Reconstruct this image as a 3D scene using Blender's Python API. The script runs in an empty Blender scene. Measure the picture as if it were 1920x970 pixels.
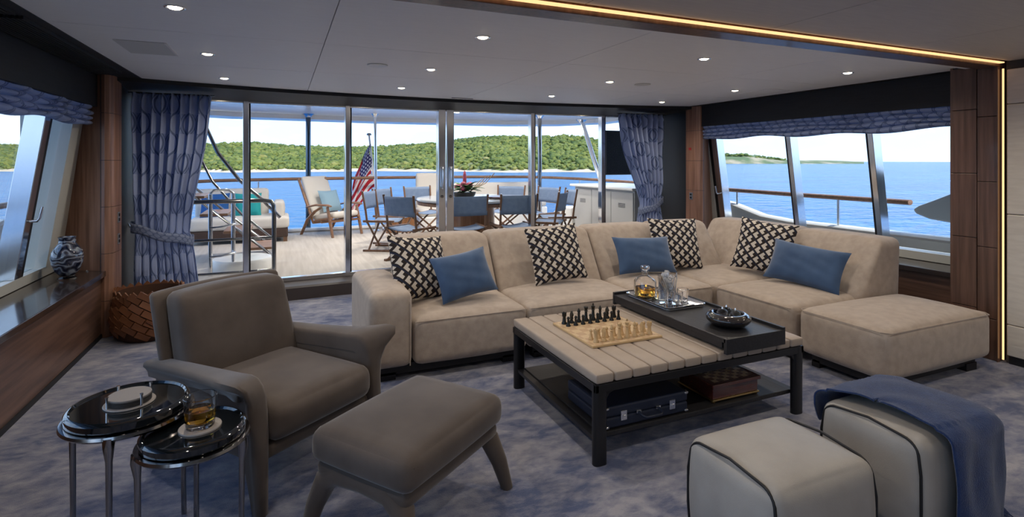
import bpy, bmesh, math, random
import numpy as np
from mathutils import Vector, Matrix, Euler
random.seed(7); rng = np.random.default_rng(7)
PI = math.pi
sc = bpy.context.scene
C = sc.collection

# ---------------------------------------------------------------- camera
F_PX, CX, CY, CAM_H = 1003.0, 960.0, 303.0, 1.45
YAW = math.atan2(430, F_PX)
cd = bpy.data.cameras.new('camera'); cam = bpy.data.objects.new('camera', cd); C.objects.link(cam)
cam.location = (0, 0, CAM_H); cam.rotation_euler = (PI/2, 0, -YAW)
cd.sensor_width = 36.0; cd.lens = F_PX/1920*36.0
cd.shift_y = (CY - 485.0)/1920.0
cd.clip_start = 0.05; cd.clip_end = 20000
sc.camera = cam
# ---------------------------------------------------------------- sky, sun, exposure
w = bpy.data.worlds.new('sky'); sc.world = w; w.use_nodes = True
nt = w.node_tree; nt.nodes.clear()
N = lambda t: nt.nodes.new(t)
out = N('ShaderNodeOutputWorld'); bg = N('ShaderNodeBackground')
tc = N('ShaderNodeTexCoord'); sep = N('ShaderNodeSeparateXYZ')
nt.links.new(tc.outputs['Generated'], sep.inputs[0])
ramp = N('ShaderNodeValToRGB')
ramp.color_ramp.elements[0].position = 0.0; ramp.color_ramp.elements[0].color = (0.40, 0.54, 0.78, 1)
ramp.color_ramp.elements[1].position = 0.7; ramp.color_ramp.elements[1].color = (0.16, 0.33, 0.68, 1)
e = ramp.color_ramp.elements.new(0.16); e.color = (0.36, 0.53, 0.80, 1)
nt.links.new(sep.outputs['Z'], ramp.inputs[0])
mp = N('ShaderNodeMapping'); mp.inputs['Scale'].default_value = (2.2, 2.2, 8.0)
nz = N('ShaderNodeTexNoise'); nz.inputs['Scale'].default_value = 2.6; nz.inputs['Detail'].default_value = 7; nz.inputs['Roughness'].default_value = .58
nt.links.new(tc.outputs['Generated'], mp.inputs[0]); nt.links.new(mp.outputs[0], nz.inputs['Vector'])
cr = N('ShaderNodeValToRGB'); cr.color_ramp.elements[0].position = .46; cr.color_ramp.elements[1].position = .72
nt.links.new(nz.outputs['Fac'], cr.inputs[0])
mx = N('ShaderNodeMix'); mx.data_type = 'RGBA'
nt.links.new(cr.outputs[0], mx.inputs[0]); nt.links.new(ramp.outputs[0], mx.inputs[6]); mx.inputs[7].default_value = (0.68, 0.72, 0.78, 1)
nt.links.new(mx.outputs[2], bg.inputs[0]); bg.inputs[1].default_value = .92
nt.links.new(bg.outputs[0], out.inputs[0])
sd = bpy.data.lights.new('sun', 'SUN'); sun = bpy.data.objects.new('sun', sd); C.objects.link(sun)
sd.energy = 1.9; sd.angle = .01; sd.color = (1, .95, .86)
sun.rotation_euler = Vector((-.35, .65, -.67)).to_track_quat('-Z', 'Y').to_euler(); sun.location = (15, -20, 30)
sc.view_settings.view_transform = 'Standard'; sc.view_settings.look = 'None'
sc.view_settings.gamma = 1; sc.view_settings.use_curve_mapping = False
sc.view_settings.exposure = 1.58

# ---------------------------------------------------------------- helpers
class MB:
    """collects geometry, built into one mesh object"""
    def __init__(s): s.v = []; s.f = []; s.uv = {}
    def add(s, vs, fs, M=None):
        o = len(s.v)
        s.v += [tuple(M @ Vector(p)) if M is not None else tuple(p) for p in vs]
        s.f += [tuple(i+o for i in f) for f in fs]
        return s
    def box(s, x0, x1, y0, y1, z0, z1, M=None):
        v = [(x0,y0,z0),(x1,y0,z0),(x1,y1,z0),(x0,y1,z0),(x0,y0,z1),(x1,y0,z1),(x1,y1,z1),(x0,y1,z1)]
        return s.add(v, [(0,3,2,1),(4,5,6,7),(0,1,5,4),(1,2,6,5),(2,3,7,6),(3,0,4,7)], M)
    def prism(s, poly, a0, a1, axis='x', M=None):
        n = len(poly)
        def p3(p, a): return {'x': (a, p[0], p[1]), 'y': (p[0], a, p[1]), 'z': (p[0], p[1], a)}[axis]
        v = [p3(p, a0) for p in poly] + [p3(p, a1) for p in poly]
        f = [tuple(range(n-1, -1, -1)), tuple(range(n, 2*n))] + [(i, (i+1) % n, n+(i+1) % n, n+i) for i in range(n)]
        return s.add(v, f, M)
    def loft(s, secs, caps=True, closed=True, M=None):
        n = len(secs[0]); v = [p for c in secs for p in c]; f = []
        for i in range(len(secs)-1):
            for j in range(n if closed else n-1):
                k = (j+1) % n
                f.append((i*n+j, i*n+k, (i+1)*n+k, (i+1)*n+j))
        if caps and closed:
            f.append(tuple(range(n-1, -1, -1))); f.append(tuple((len(secs)-1)*n+j for j in range(n)))
        return s.add(v, f, M)
    def tube(s, pts, r, n=10, closed=False, caps=True, flat=None, M=None):
        pts = [Vector(p) for p in pts]; m = len(pts)
        rs = r if isinstance(r, (list, tuple)) else [r]*m
        secs = []; up = None
        for i, p in enumerate(pts):
            if closed: t = pts[(i+1) % m]-pts[i-1]
            else: t = pts[min(i+1, m-1)]-pts[max(i-1, 0)]
            t.normalize()
            if up is None: up = Vector((0,0,1)) if abs(t.z) < .9 else Vector((1,0,0))
            a = up - t*up.dot(t); a.normalize(); b = t.cross(a); up = a
            fa = flat or 1
            secs.append([tuple(p + (a*math.cos(q)*fa + b*math.sin(q))*rs[i]) for q in [2*PI*k/n for k in range(n)]])
        if closed: secs.append(secs[0]); return s.loft(secs, False, True, M)
        return s.loft(secs, caps, True, M)
    def lathe(s, prof, n=24, c=(0,0,0), M=None, sq=None):
        secs = []
        for (r, z) in prof:
            row = []
            for k in range(n):
                q = 2*PI*k/n; rr = r
                if sq: rr = r/(abs(math.cos(q))**sq+abs(math.sin(q))**sq)**(1/sq)
                row.append((c[0]+rr*math.cos(q), c[1]+rr*math.sin(q), c[2]+z))
            secs.append(row)
        return s.loft(secs, True, True, M)
    def grid(s, fn, nu, nv, uv=True, M=None):
        o = len(s.v); vs = []
        for j in range(nv+1):
            for i in range(nu+1):
                vs.append(fn(i/nu, j/nv))
                if uv: s.uv[o+len(vs)-1] = (i/nu, j/nv)
        fs = [(j*(nu+1)+i, j*(nu+1)+i+1, (j+1)*(nu+1)+i+1, (j+1)*(nu+1)+i) for j in range(nv) for i in range(nu)]
        return s.add(vs, fs, M)
    def soft(s, sx, sy, sz, r, crown=(0,0,0), c=(0,0,0), n=10, warp=None, M=None):
        """rounded cushion box: half-sizes from s?, corner radius r, bulge of each face pair"""
        hx, hy, hz = sx/2, sy/2, sz/2
        idx = {}; vs = []; fs = []
        def P(i, j, k):
            key = (i, j, k)
            if key in idx: return idx[key]
            def st(t):   # denser near the edges
                t = t/n*2-1; return math.copysign(1-(1-abs(t))**1.6, t) if t else 0.0
            a, b, d = st(i), st(j), st(k)
            p = Vector((a*hx, b*hy, d*hz))
            q = Vector((max(-hx+r, min(hx-r, p.x)), max(-hy+r, min(hy-r, p.y)), max(-hz+r, min(hz-r, p.z))))
            dlt = p-q
            if dlt.length > 1e-9:
                # stay on the rounded surface
                p = q + dlt.normalized()*r
            p = Vector((p.x + math.copysign(crown[0], a)*(1-b*b)*(1-d*d)*abs(a)**3 if a else p.x,
                        p.y + (math.copysign(crown[1], b)*(1-a*a)*(1-d*d)*abs(b)**3 if b else 0),
                        p.z + (math.copysign(crown[2], d)*(1-a*a)*(1-b*b)*abs(d)**3 if d else 0)))
            p = p + Vector(c)
            if warp: p = Vector(warp(p.x, p.y, p.z))
            idx[key] = len(vs); vs.append(tuple(p)); return idx[key]
        for a in range(n):
            for b in range(n):
                fs.append((P(a,b,0), P(a,b+1,0), P(a+1,b+1,0), P(a+1,b,0)))
                fs.append((P(a,b,n), P(a+1,b,n), P(a+1,b+1,n), P(a,b+1,n)))
                fs.append((P(a,0,b), P(a+1,0,b), P(a+1,0,b+1), P(a,0,b+1)))
                fs.append((P(a,n,b), P(a,n,b+1), P(a+1,n,b+1), P(a+1,n,b)))
                fs.append((P(0,a,b), P(0,a,b+1), P(0,a+1,b+1), P(0,a+1,b)))
                fs.append((P(n,a,b), P(n,a+1,b), P(n,a+1,b+1), P(n,a,b+1)))
        return s.add(vs, fs, M)
    def warp(s, fn): s.v = [tuple(fn(*p)) for p in s.v]; return s
    def build(s, name, m, parent=None, smooth=None, bevel=0, solid=0, loc=None, kind=None, label=None):
        me = bpy.data.meshes.new(name); me.from_pydata(s.v, [], s.f); me.update()
        if s.uv:
            ul = me.uv_layers.new(name='UVMap')
            for l in me.loops: ul.data[l.index].uv = s.uv.get(l.vertex_index, (0, 0))
        if smooth is not None:
            me.shade_smooth()
            if smooth < 180: me.set_sharp_from_angle(angle=math.radians(smooth))
        if m is not None: me.materials.append(m)
        o = bpy.data.objects.new(name, me); C.objects.link(o)
        if parent is not None: o.parent = parent
        if loc: o.location = loc
        if bevel:
            b = o.modifiers.new('bevel', 'BEVEL'); b.width = bevel; b.segments = 2; b.limit_method = 'ANGLE'; b.angle_limit = .6
        if solid:
            b = o.modifiers.new('solid', 'SOLIDIFY'); b.thickness = solid; b.offset = 0
        if kind: o['kind'] = kind
        if label: o['label'] = label
        return o
def tag(o, label, cat, group=None, kind=None):
    o['label'] = label; o['category'] = cat
    if group: o['group'] = group
    if kind: o['kind'] = kind
    return o
def thing(name, label, cat, loc=(0,0,0), rz=0, group=None, kind=None):
    o = bpy.data.objects.new(name, None); C.objects.link(o); o.empty_display_size = .1
    o.location = loc; o.rotation_euler = (0, 0, rz)
    return tag(o, label, cat, group, kind)
def struct(o, label, cat): return tag(o, label, cat, kind='structure')
def dup(root, loc=None, rz=None, label=None, parent=None):
    r = root.copy(); C.objects.link(r)
    if parent is not None: r.parent = parent
    if loc is not None: r.location = loc
    if rz is not None: r.rotation_euler = (0, 0, rz)
    if label: r['label'] = label
    for ch in list(root.children): dup(ch, parent=r)
    return r

# ---------------------------------------------------------------- materials
def pm(name, col, rough=.5, metal=0, col2=None, vs=5, vdet=4, vmap=(1,1,1), vlo=.35, vhi=.65, bump=0, bs=200, bmap=None,
       coat=0, sheen=0, spec=.5, trans=0, ior=1.45, emit=None, es=0, alpha=1):
    m = bpy.data.materials.new(name); m.use_nodes = True; t = m.node_tree
    b = t.nodes['Principled BSDF']; I = b.inputs
    I['Base Color'].default_value = (*col, 1); I['Roughness'].default_value = rough; I['Metallic'].default_value = metal
    I['Coat Weight'].default_value = coat; I['Coat Roughness'].default_value = .06
    I['Sheen Weight'].default_value = sheen; I['Sheen Roughness'].default_value = .4
    I['Specular IOR Level'].default_value = spec; I['Transmission Weight'].default_value = trans; I['IOR'].default_value = ior
    if emit: I['Emission Color'].default_value = (*emit, 1); I['Emission Strength'].default_value = es
    tc = t.nodes.new('ShaderNodeTexCoord')
    def noise(scale, det, mapping):
        mp = t.nodes.new('ShaderNodeMapping'); mp.inputs['Scale'].default_value = mapping
        n = t.nodes.new('ShaderNodeTexNoise'); n.inputs['Scale'].default_value = scale; n.inputs['Detail'].default_value = det
        t.links.new(tc.outputs['Object'], mp.inputs[0]); t.links.new(mp.outputs[0], n.inputs['Vector']); return n
    if col2:
        n = noise(vs, vdet, vmap); mr = t.nodes.new('ShaderNodeMapRange')
        mr.inputs[1].default_value = vlo; mr.inputs[2].default_value = vhi
        t.links.new(n.outputs['Fac'], mr.inputs[0])
        x = t.nodes.new('ShaderNodeMix'); x.data_type = 'RGBA'; x.inputs[6].default_value = (*col, 1); x.inputs[7].default_value = (*col2, 1)
        t.links.new(mr.outputs[0], x.inputs[0]); t.links.new(x.outputs[2], I['Base Color'])
    if bump:
        n = noise(bs, 3, bmap or (1,1,1)); bp = t.nodes.new('ShaderNodeBump'); bp.inputs['Strength'].default_value = bump
        bp.inputs['Distance'].default_value = .02
        t.links.new(n.outputs['Fac'], bp.inputs['Height']); t.links.new(bp.outputs[0], I['Normal'])
    return m
def glassmat(name, tint=(.9,.95,.95), refl=.08):
    m = bpy.data.materials.new(name); m.use_nodes = True; t = m.node_tree; t.nodes.clear()
    o = t.nodes.new('ShaderNodeOutputMaterial'); a = t.nodes.new('ShaderNodeBsdfTransparent'); a.inputs[0].default_value = (*tint, 1)
    g = t.nodes.new('ShaderNodeBsdfGlossy'); g.inputs['Roughness'].default_value = .0; g.inputs[0].default_value = (1,1,1,1)
    fr = t.nodes.new('ShaderNodeFresnel'); fr.inputs[0].default_value = 1.3
    mu = t.nodes.new('ShaderNodeMath'); mu.operation = 'MULTIPLY'; mu.inputs[1].default_value = refl/.017*.2
    t.links.new(fr.outputs[0], mu.inputs[0])
    x = t.nodes.new('ShaderNodeMixShader'); t.links.new(mu.outputs[0], x.inputs[0]); t.links.new(a.outputs[0], x.inputs[1]); t.links.new(g.outputs[0], x.inputs[2])
    t.links.new(x.outputs[0], o.inputs[0]); return m
class G:
    """tiny node-math builder for patterned cloth"""
    def __init__(s, m): s.t = m.node_tree; s.b = s.t.nodes['Principled BSDF']
    def m(s, op, a, b=None, c=None):
        n = s.t.nodes.new('ShaderNodeMath'); n.operation = op
        for i, x in enumerate((a, b, c)):
            if x is None: continue
            if isinstance(x, (int, float)): n.inputs[i].default_value = x
            else: s.t.links.new(x, n.inputs[i])
        return n.outputs[0]
    def uv(s):
        n = s.t.nodes.new('ShaderNodeUVMap'); p = s.t.nodes.new('ShaderNodeSeparateXYZ'); s.t.links.new(n.outputs[0], p.inputs[0])
        return p.outputs[0], p.outputs[1]
    def mix(s, f, a, b):
        n = s.t.nodes.new('ShaderNodeMix'); n.data_type = 'RGBA'
        for i, x in ((0, f), (6, a), (7, b)):
            if isinstance(x, tuple): n.inputs[i].default_value = (*x, 1)
            elif isinstance(x, (int, float)): n.inputs[i].default_value = x
            else: s.t.links.new(x, n.inputs[i])
        return n.outputs[2]
    def out(s, col): s.t.links.new(col, s.b.inputs['Base Color'])

M = {}
def carpet_mat():
    m = pm('carpet', (.1,.1,.1), .95, sheen=.3, bump=.5, bs=260); g = G(m); t = m.node_tree
    tc = t.nodes.new('ShaderNodeTexCoord')
    def nz(s, d, mp_, ds=0):
        q = t.nodes.new('ShaderNodeMapping'); q.inputs['Scale'].default_value = mp_; q.inputs['Rotation'].default_value = (0, 0, .5)
        n = t.nodes.new('ShaderNodeTexNoise'); n.inputs['Scale'].default_value = s; n.inputs['Detail'].default_value = d
        n.inputs['Roughness'].default_value = .65; n.inputs['Distortion'].default_value = ds
        t.links.new(tc.outputs['Object'], q.inputs[0]); t.links.new(q.outputs[0], n.inputs['Vector']); return n.outputs['Fac']
    a = nz(2.2, 8, (1, 1.5, 1), .5); b = nz(9, 7, (1, 1.7, 1), .3)
    f = g.m('MULTIPLY_ADD', b, .55, g.m('MULTIPLY', a, .75))
    mr = t.nodes.new('ShaderNodeMapRange'); mr.inputs[1].default_value = .54; mr.inputs[2].default_value = .78; t.links.new(f, mr.inputs[0])
    g.out(g.mix(mr.outputs[0], (.065, .092, .20), (.36, .36, .42))); return m
M['carpet'] = carpet_mat()
def wood(name, a, b, axis, rough=.35, coat=.15):
    mp = {'z': (22, 22, 1.1), 'y': (22, 1.1, 22), 'x': (1.1, 22, 22)}[axis]
    return pm(name, a, rough, col2=b, vs=1.6, vdet=8, vmap=mp, vlo=.3, vhi=.7, coat=coat)
M['walnut'] = wood('walnut', (.18,.088,.053), (.39,.21,.138), 'z')
M['walnut_dk'] = wood('walnut_dark', (.075,.039,.026), (.17,.092,.063), 'z')
M['walnut_h'] = wood('walnut_horizontal', (.085,.046,.032), (.20,.112,.078), 'y')
M['ledge'] = wood('ledge_stain', (.028,.020,.018), (.05,.036,.03), 'y', .16, .5)
M['black_fab'] = pm('black_panel', (.009,.010,.012), .6, col2=(.014,.015,.018), vs=3, vmap=(2,2,30))
M['ceil'] = pm('ceiling_panel', (.88,.89,.90), .55, col2=(.85,.86,.87), vs=5, vmap=(1,14,1), vdet=6)
M['ceil_fwd'] = pm('ceiling_panel_taupe', (.58,.545,.51), .6, col2=(.54,.505,.475), vs=5, vmap=(1,14,1))
M['groove'] = pm('groove', (.05,.05,.055), .8)
M['white'] = pm('white_gelcoat', (.86,.85,.83), .3, coat=.3)
M['cream'] = pm('cream_lacquer', (.62,.62,.56), .35)
M['creamwall'] = pm('cream_leather', (.70,.64,.55), .55, col2=(.64,.58,.495), vs=4, vmap=(2,2,12), bump=.05, bs=300)
M['chrome'] = pm('polished_steel', (.80,.82,.85), .16, metal=1)
M['dkchrome'] = pm('dark_nickel', (.34,.33,.33), .12, metal=1)
M['brass'] = pm('brass', (.55,.40,.18), .3, metal=1)
M['glass'] = glassmat('window_glass', (.96,.98,.98), .02)
M['clear'] = pm('clear_crystal', (1,1,1), .0, trans=1, ior=1.45)
M['ice'] = pm('ice', (.95,.97,1), .12, trans=.75, ior=1.31)
M['whisky'] = pm('whisky', (.95,.50,.06), .0, trans=1, ior=1.34)
M['blkglass'] = pm('black_glass', (.006,.008,.010), .04, coat=1)
M['blkglossy'] = pm('black_gloss', (.010,.010,.012), .08, coat=1)
M['blkmetal'] = pm('black_metal', (.014,.014,.016), .3)
M['blkwood'] = pm('black_oak', (.016,.016,.018), .42, col2=(.024,.024,.027), vs=8, vmap=(12,1,12), bump=.05, bs=60)
M['sofa'] = pm('sofa_chenille', (.40,.325,.265), .9, col2=(.48,.40,.33), vs=16, vdet=6, sheen=.35, bump=.25, bs=420)
M['suede'] = pm('grey_brown_suede', (.070,.053,.044), .8, col2=(.096,.075,.063), vs=6, vdet=6, sheen=.35, bump=.06, bs=350)
M['leather'] = pm('taupe_leather', (.36,.295,.24), .5, col2=(.41,.335,.275), vs=9, bump=.04, bs=300)
M['pouf'] = pm('pale_pebbled_leather', (.33,.31,.285), .42, col2=(.37,.35,.325), vs=8, bump=.12, bs=420)
M['piping'] = pm('black_piping', (.01,.01,.012), .45)
M['velvet'] = pm('blue_velvet', (.030,.070,.155), .75, col2=(.048,.10,.205), vs=7, vdet=6, sheen=.8, bump=.1, bs=350)
M['throw'] = pm('navy_wool', (.009,.028,.105), .95, col2=(.014,.040,.135), vs=30, sheen=.35, bump=.4, bs=260)
M['basket'] = pm('tan_leather_strip', (.15,.055,.023), .45, col2=(.24,.098,.042), vs=3)
M['teak'] = wood('teak', (.20,.10,.055), (.33,.18,.105), 'x', .45, .1)
M['teakz'] = wood('teak_upright', (.13,.065,.035), (.22,.115,.065), 'z', .4, .2)
M['varnish'] = wood('varnished_wood', (.20,.085,.035), (.32,.15,.07), 'z', .2, .6)
M['deck'] = pm('weathered_teak_deck', (.47,.42,.375), .8, col2=(.56,.51,.46), vs=1.2, vmap=(16,1,1), vdet=6)
M['canvas'] = pm('blue_canvas', (.15,.21,.33), .9, col2=(.18,.245,.37), vs=20, bump=.15, bs=300)
M['outcush'] = pm('cream_outdoor_fabric', (.66,.62,.57), .9, bump=.15, bs=300)
M['turq'] = pm('turquoise_fabric', (.02,.32,.34), .9)
M['ltblue'] = pm('pale_blue_fabric', (.24,.37,.47), .9, bump=.15, bs=300)
M['greycab'] = pm('pale_grey_lacquer', (.50,.50,.50), .35)
M['screen'] = pm('tv_screen', (.003,.003,.004), .35, spec=.1)
M['leaf'] = pm('leaf', (.05,.13,.03), .5, col2=(.03,.08,.03), vs=20)
M['flower'] = pm('flower', (.45,.08,.12), .6, col2=(.16,.03,.08), vs=60)
M['twig'] = pm('twig', (.30,.20,.12), .8)
M['black'] = pm('soft_black', (.012,.012,.014), .5)
M['blackpiece'] = pm('ebony', (.012,.013,.012), .35)
M['whitepiece'] = pm('boxwood', (.60,.42,.22), .45)
M['switch'] = pm('switch_plate', (.35,.36,.38), .3, metal=.6)
M['red'] = pm('red_mark', (.5,.03,.03), .5)
M['navycase'] = pm('navy_leather', (.012,.018,.038), .45, bump=.08, bs=250)
M['rosewood'] = pm('rosewood_gloss', (.05,.012,.01), .12, col2=(.09,.025,.015), vs=3, vmap=(1,12,12), coat=1)
M['led'] = pm('led_strip', (.9,.6,.3), .5, emit=(1,.56,.25), es=.5)
M['lamp'] = pm('lamp_lens', (1,.9,.75), .5, emit=(1,.84,.60), es=9)
M['grille'] = pm('grille_grey', (.60,.61,.60), .6)

def checker_mat():
    m = pm('chess_top', (.5,.4,.3), .18, coat=1); g = G(m); u, v = g.uv()
    a = g.m('FLOOR', g.m('MULTIPLY', u, 8)); b = g.m('FLOOR', g.m('MULTIPLY', v, 8))
    g.out(g.mix(g.m('MODULO', g.m('ADD', a, b), 2), (.50,.36,.22), (.17,.07,.035))); return m
M['chesstop'] = checker_mat()
def board_mat():
    m = pm('chess_board', (.5,.4,.3), .4); g = G(m); u, v = g.uv()
    a = g.m('FLOOR', g.m('MULTIPLY_ADD', u, 8.8, -.4)); b = g.m('FLOOR', g.m('MULTIPLY_ADD', v, 8.8, -.4))
    g.out(g.mix(g.m('MODULO', g.m('ABSOLUTE', g.m('ADD', a, b)), 2), (.62,.46,.27), (.50,.33,.19))); return m
M['board'] = board_mat()
def cushion_mat():
    m = pm('geometric_weave', (.02,.02,.03), .9, bump=.15, bs=400); g = G(m); u, v = g.uv()
    r = .7071*7.6
    p = g.m('MULTIPLY', g.m('SUBTRACT', u, v), r); q = g.m('MULTIPLY', g.m('ADD', u, v), r)
    a = g.m('FRACT', g.m('ADD', p, 20)); b = g.m('FRACT', g.m('ADD', q, 20))
    def rng_(x, lo, hi): return g.m('MULTIPLY', g.m('GREATER_THAN', x, lo), g.m('LESS_THAN', x, hi))
    sq = g.m('MULTIPLY', rng_(a, .11, .84), rng_(b, .11, .84))
    notch = g.m('MULTIPLY', g.m('GREATER_THAN', a, .49), g.m('GREATER_THAN', b, .49))
    L = g.m('MULTIPLY', sq, g.m('SUBTRACT', 1, notch))
    navy = g.m('GREATER_THAN', b, .86)
    base = g.mix(navy, (.022,.015,.013), (.012,.018,.045))
    g.out(g.mix(L, base, (.62,.56,.48))); return m
M['pattern'] = cushion_mat()
def curtain_mat(name, nu, nv, dark=1.0):
    m = pm(name, (.3,.4,.6), .55, sheen=.3, bump=.25, bs=45); g = G(m); u, v = g.uv()
    row = g.m('FLOOR', g.m('MULTIPLY', v, nv)); col = g.m('MULTIPLY_ADD', row, .5, g.m('MULTIPLY', u, nu))
    a = g.m('SUBTRACT', g.m('FRACT', col), .5); b = g.m('SUBTRACT', g.m('FRACT', g.m('MULTIPLY', v, nv)), .5)
    par = g.m('MODULO', g.m('ADD', g.m('FLOOR', col), row), 2)
    d = g.m('SQRT', g.m('ADD', g.m('POWER', g.m('MULTIPLY', a, 2.1), 2), g.m('POWER', g.m('MULTIPLY', b, 1.5), 2)))
    ring = g.m('MULTIPLY', g.m('GREATER_THAN', d, .84), g.m('LESS_THAN', d, .97))
    ring2 = g.m('MULTIPLY', g.m('GREATER_THAN', d, 1.05), g.m('LESS_THAN', d, 1.12))
    inside = g.m('LESS_THAN', d, .9)
    k = dark
    c0 = g.mix(par, (.36*k,.45*k,.70*k), (.45*k,.54*k,.77*k))
    c1 = g.mix(g.m('MULTIPLY', inside, .7), c0, (.57*k,.65*k,.84*k))
    colr = g.mix(g.m('MULTIPLY', g.m('MAXIMUM', ring, ring2), .75), c1, (.095*k,.15*k,.33*k)); g.out(colr)
    tl = g.t.nodes.new('ShaderNodeBsdfTranslucent'); g.t.links.new(colr, tl.inputs[0]); ms = g.t.nodes.new('ShaderNodeMixShader'); ms.inputs[0].default_value = .45
    g.t.links.new(g.b.outputs[0], ms.inputs[1]); g.t.links.new(tl.outputs[0], ms.inputs[2])
    g.t.links.new(ms.outputs[0], g.t.nodes['Material Output'].inputs[0]); return m
M['curtain'] = curtain_mat('curtain_damask', 7, 11)
M['blind'] = curtain_mat('blind_damask', 26, 3, .8)
def flag_mat():
    m = pm('flag_cloth', (.5,.5,.5), .8); g = G(m); u, v = g.uv()
    st = g.m('MODULO', g.m('FLOOR', g.m('MULTIPLY', g.m('SUBTRACT', 1, v), 12.99)), 2)
    stripes = g.mix(st, (.50,.018,.03), (.80,.78,.78))
    can = g.m('MULTIPLY', g.m('LESS_THAN', u, .42), g.m('GREATER_THAN', v, .46))
    row = g.m('FLOOR', g.m('MULTIPLY', v, 16))
    a = g.m('SUBTRACT', g.m('FRACT', g.m('MULTIPLY_ADD', row, .5, g.m('MULTIPLY', u, 14))), .5); b = g.m('SUBTRACT', g.m('FRACT', g.m('MULTIPLY', v, 16)), .5)
    ang = g.m('ARCTAN2', a, b)
    rr = g.m('MULTIPLY_ADD', g.m('COSINE', g.m('MULTIPLY', ang, 5)), .10, .27)
    star = g.m('LESS_THAN', g.m('SQRT', g.m('ADD', g.m('MULTIPLY', a, a), g.m('MULTIPLY', b, b))), rr)
    g.out(g.mix(can, stripes, g.mix(star, (.035,.03,.14), (.8,.8,.82)))); return m
M['flag'] = flag_mat()
def sea_mat():
    m = pm('sea_water', (.012,.105,.27), .22, spec=.22, ior=1.33); t = m.node_tree; g = G(m)
    tc = t.nodes.new('ShaderNodeTexCoord'); hs = []
    for s, mp_ in ((.35, (1, 1.8, 1)), (1.6, (1, 1.5, 1)), (.04, (1, 2.5, 1))):
        q = t.nodes.new('ShaderNodeMapping'); q.inputs['Scale'].default_value = mp_; q.inputs['Rotation'].default_value = (0, 0, -.4)
        n = t.nodes.new('ShaderNodeTexNoise'); n.inputs['Scale'].default_value = s; n.inputs['Detail'].default_value = 5
        t.links.new(tc.outputs['Object'], q.inputs[0]); t.links.new(q.outputs[0], n.inputs['Vector']); hs.append(n.outputs['Fac'])
    h = g.m('MULTIPLY_ADD', hs[1], .3, hs[0])
    bp = t.nodes.new('ShaderNodeBump'); bp.inputs['Strength'].default_value = 1; bp.inputs['Distance'].default_value = 1.1
    t.links.new(h, bp.inputs['Height']); t.links.new(bp.outputs[0], g.b.inputs['Normal'])
    mr = t.nodes.new('ShaderNodeMapRange'); mr.inputs[1].default_value = .35; mr.inputs[2].default_value = .65; t.links.new(hs[2], mr.inputs[0])
    g.out(g.mix(mr.outputs[0], (.010,.090,.25), (.020,.135,.30))); return m
M['sea'] = sea_mat()
def veg_mat():
    m = pm('scrub_foliage', (.1,.2,.05), .85, bump=1, bs=1.6); t = m.node_tree; g = G(m)
    a = t.nodes.new('ShaderNodeAttribute'); a.attribute_name = 'tone'
    r = t.nodes.new('ShaderNodeValToRGB'); cr = r.color_ramp
    cr.elements[0].position = 0; cr.elements[0].color = (.045,.075,.016, 1); cr.elements[1].position = 1; cr.elements[1].color = (.30,.25,.11, 1)
    for p, c in ((.3, (.085,.115,.022, 1)), (.65, (.165,.180,.036, 1)), (.9, (.22,.20,.06, 1))):
        e = cr.elements.new(p); e.color = c
    t.links.new(a.outputs['Fac'], r.inputs[0]); g.out(r.outputs[0]); return m
M['veg'] = veg_mat()
M['hill'] = pm('scrub_ground', (.11,.15,.035), .95, col2=(.20,.19,.08), vs=.05, bump=1, bs=.8)
M['sand'] = pm('beach_sand', (.62,.50,.36), .95, col2=(.50,.40,.27), vs=.2)
# ================================================================ SETTING
HC = 2.17                     # ceiling height
ZD = 0.15                     # aft deck level
def Yc(x): return 5.52 + .42*(1-((x-1.85)/2.97)**2)        # aft edge of the ceiling
def Yg(x): return 6.42 - .10*((x-1.85)/2.2)**2             # curved glass wall
MIR = lambda x: 3.62-x
b = MB(); b.box(-1.95, 5.6, -4, 6.5, -.06, 0)
struct(b.build('floor', M['carpet']), 'mottled blue and grey wool carpet of the saloon', 'floor')
# ceiling slab and its panels
b = MB(); b.box(-1.95, 5.6, -4, 6.5, 2.195, 2.32)
ceil = struct(b.build('ceiling', M['groove']), 'pale grey panelled saloon ceiling with thin seams', 'ceiling')
XS = [-1.12, .234, 1.89, 3.52, 4.88]; YS = [2.37, 3.46, 4.59, None]; g_ = .0025
for i in range(4):
    for j in range(3):
        x0, x1 = XS[i]+g_, XS[i+1]-g_
        if j < 2:
            b = MB(); b.box(x0, x1, YS[j]+g_, YS[j+1]-g_, HC, 2.194)
        else:
            n = 10; xs = [x0+(x1-x0)*k/n for k in range(n+1)]
            b = MB(); b.prism([(x0, YS[2]+g_), (x1, YS[2]+g_)] + [(x, Yc(x)) for x in reversed(xs)], HC, 2.194, 'z')
        b.build('ceiling_panel', M['ceil'], ceil)
xf = [-1.4, .1, 1.28, 2.45, 3.62, 4.88]
for i in range(5):
    for j, (y0, y1) in enumerate(((.2, 2.13), (-1.9, .2), (-4, -1.9))):
        MB().box(xf[i]+g_, xf[i+1]-g_, y0+g_, y1-g_, HC+.004, 2.194).build('ceiling_panel', M['ceil_fwd'], ceil)
# beam with light strip between the two ceilings
b = MB(); b.box(-1.4, 4.9, 2.165, 2.29, 2.135, 2.195)
beam = struct(b.build('trim_1', M['walnut_dk'], bevel=.004), 'dark walnut ceiling beam crossing the saloon', 'beam')
MB().box(-1.3, 4.85, 2.29, 2.37, 2.150, 2.195).build('edge_strip', M['ceil'], beam)
MB().box(-1.3, 4.76, 2.135, 2.163, 2.158, 2.166).build('light_strip', M['led'], beam)
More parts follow.
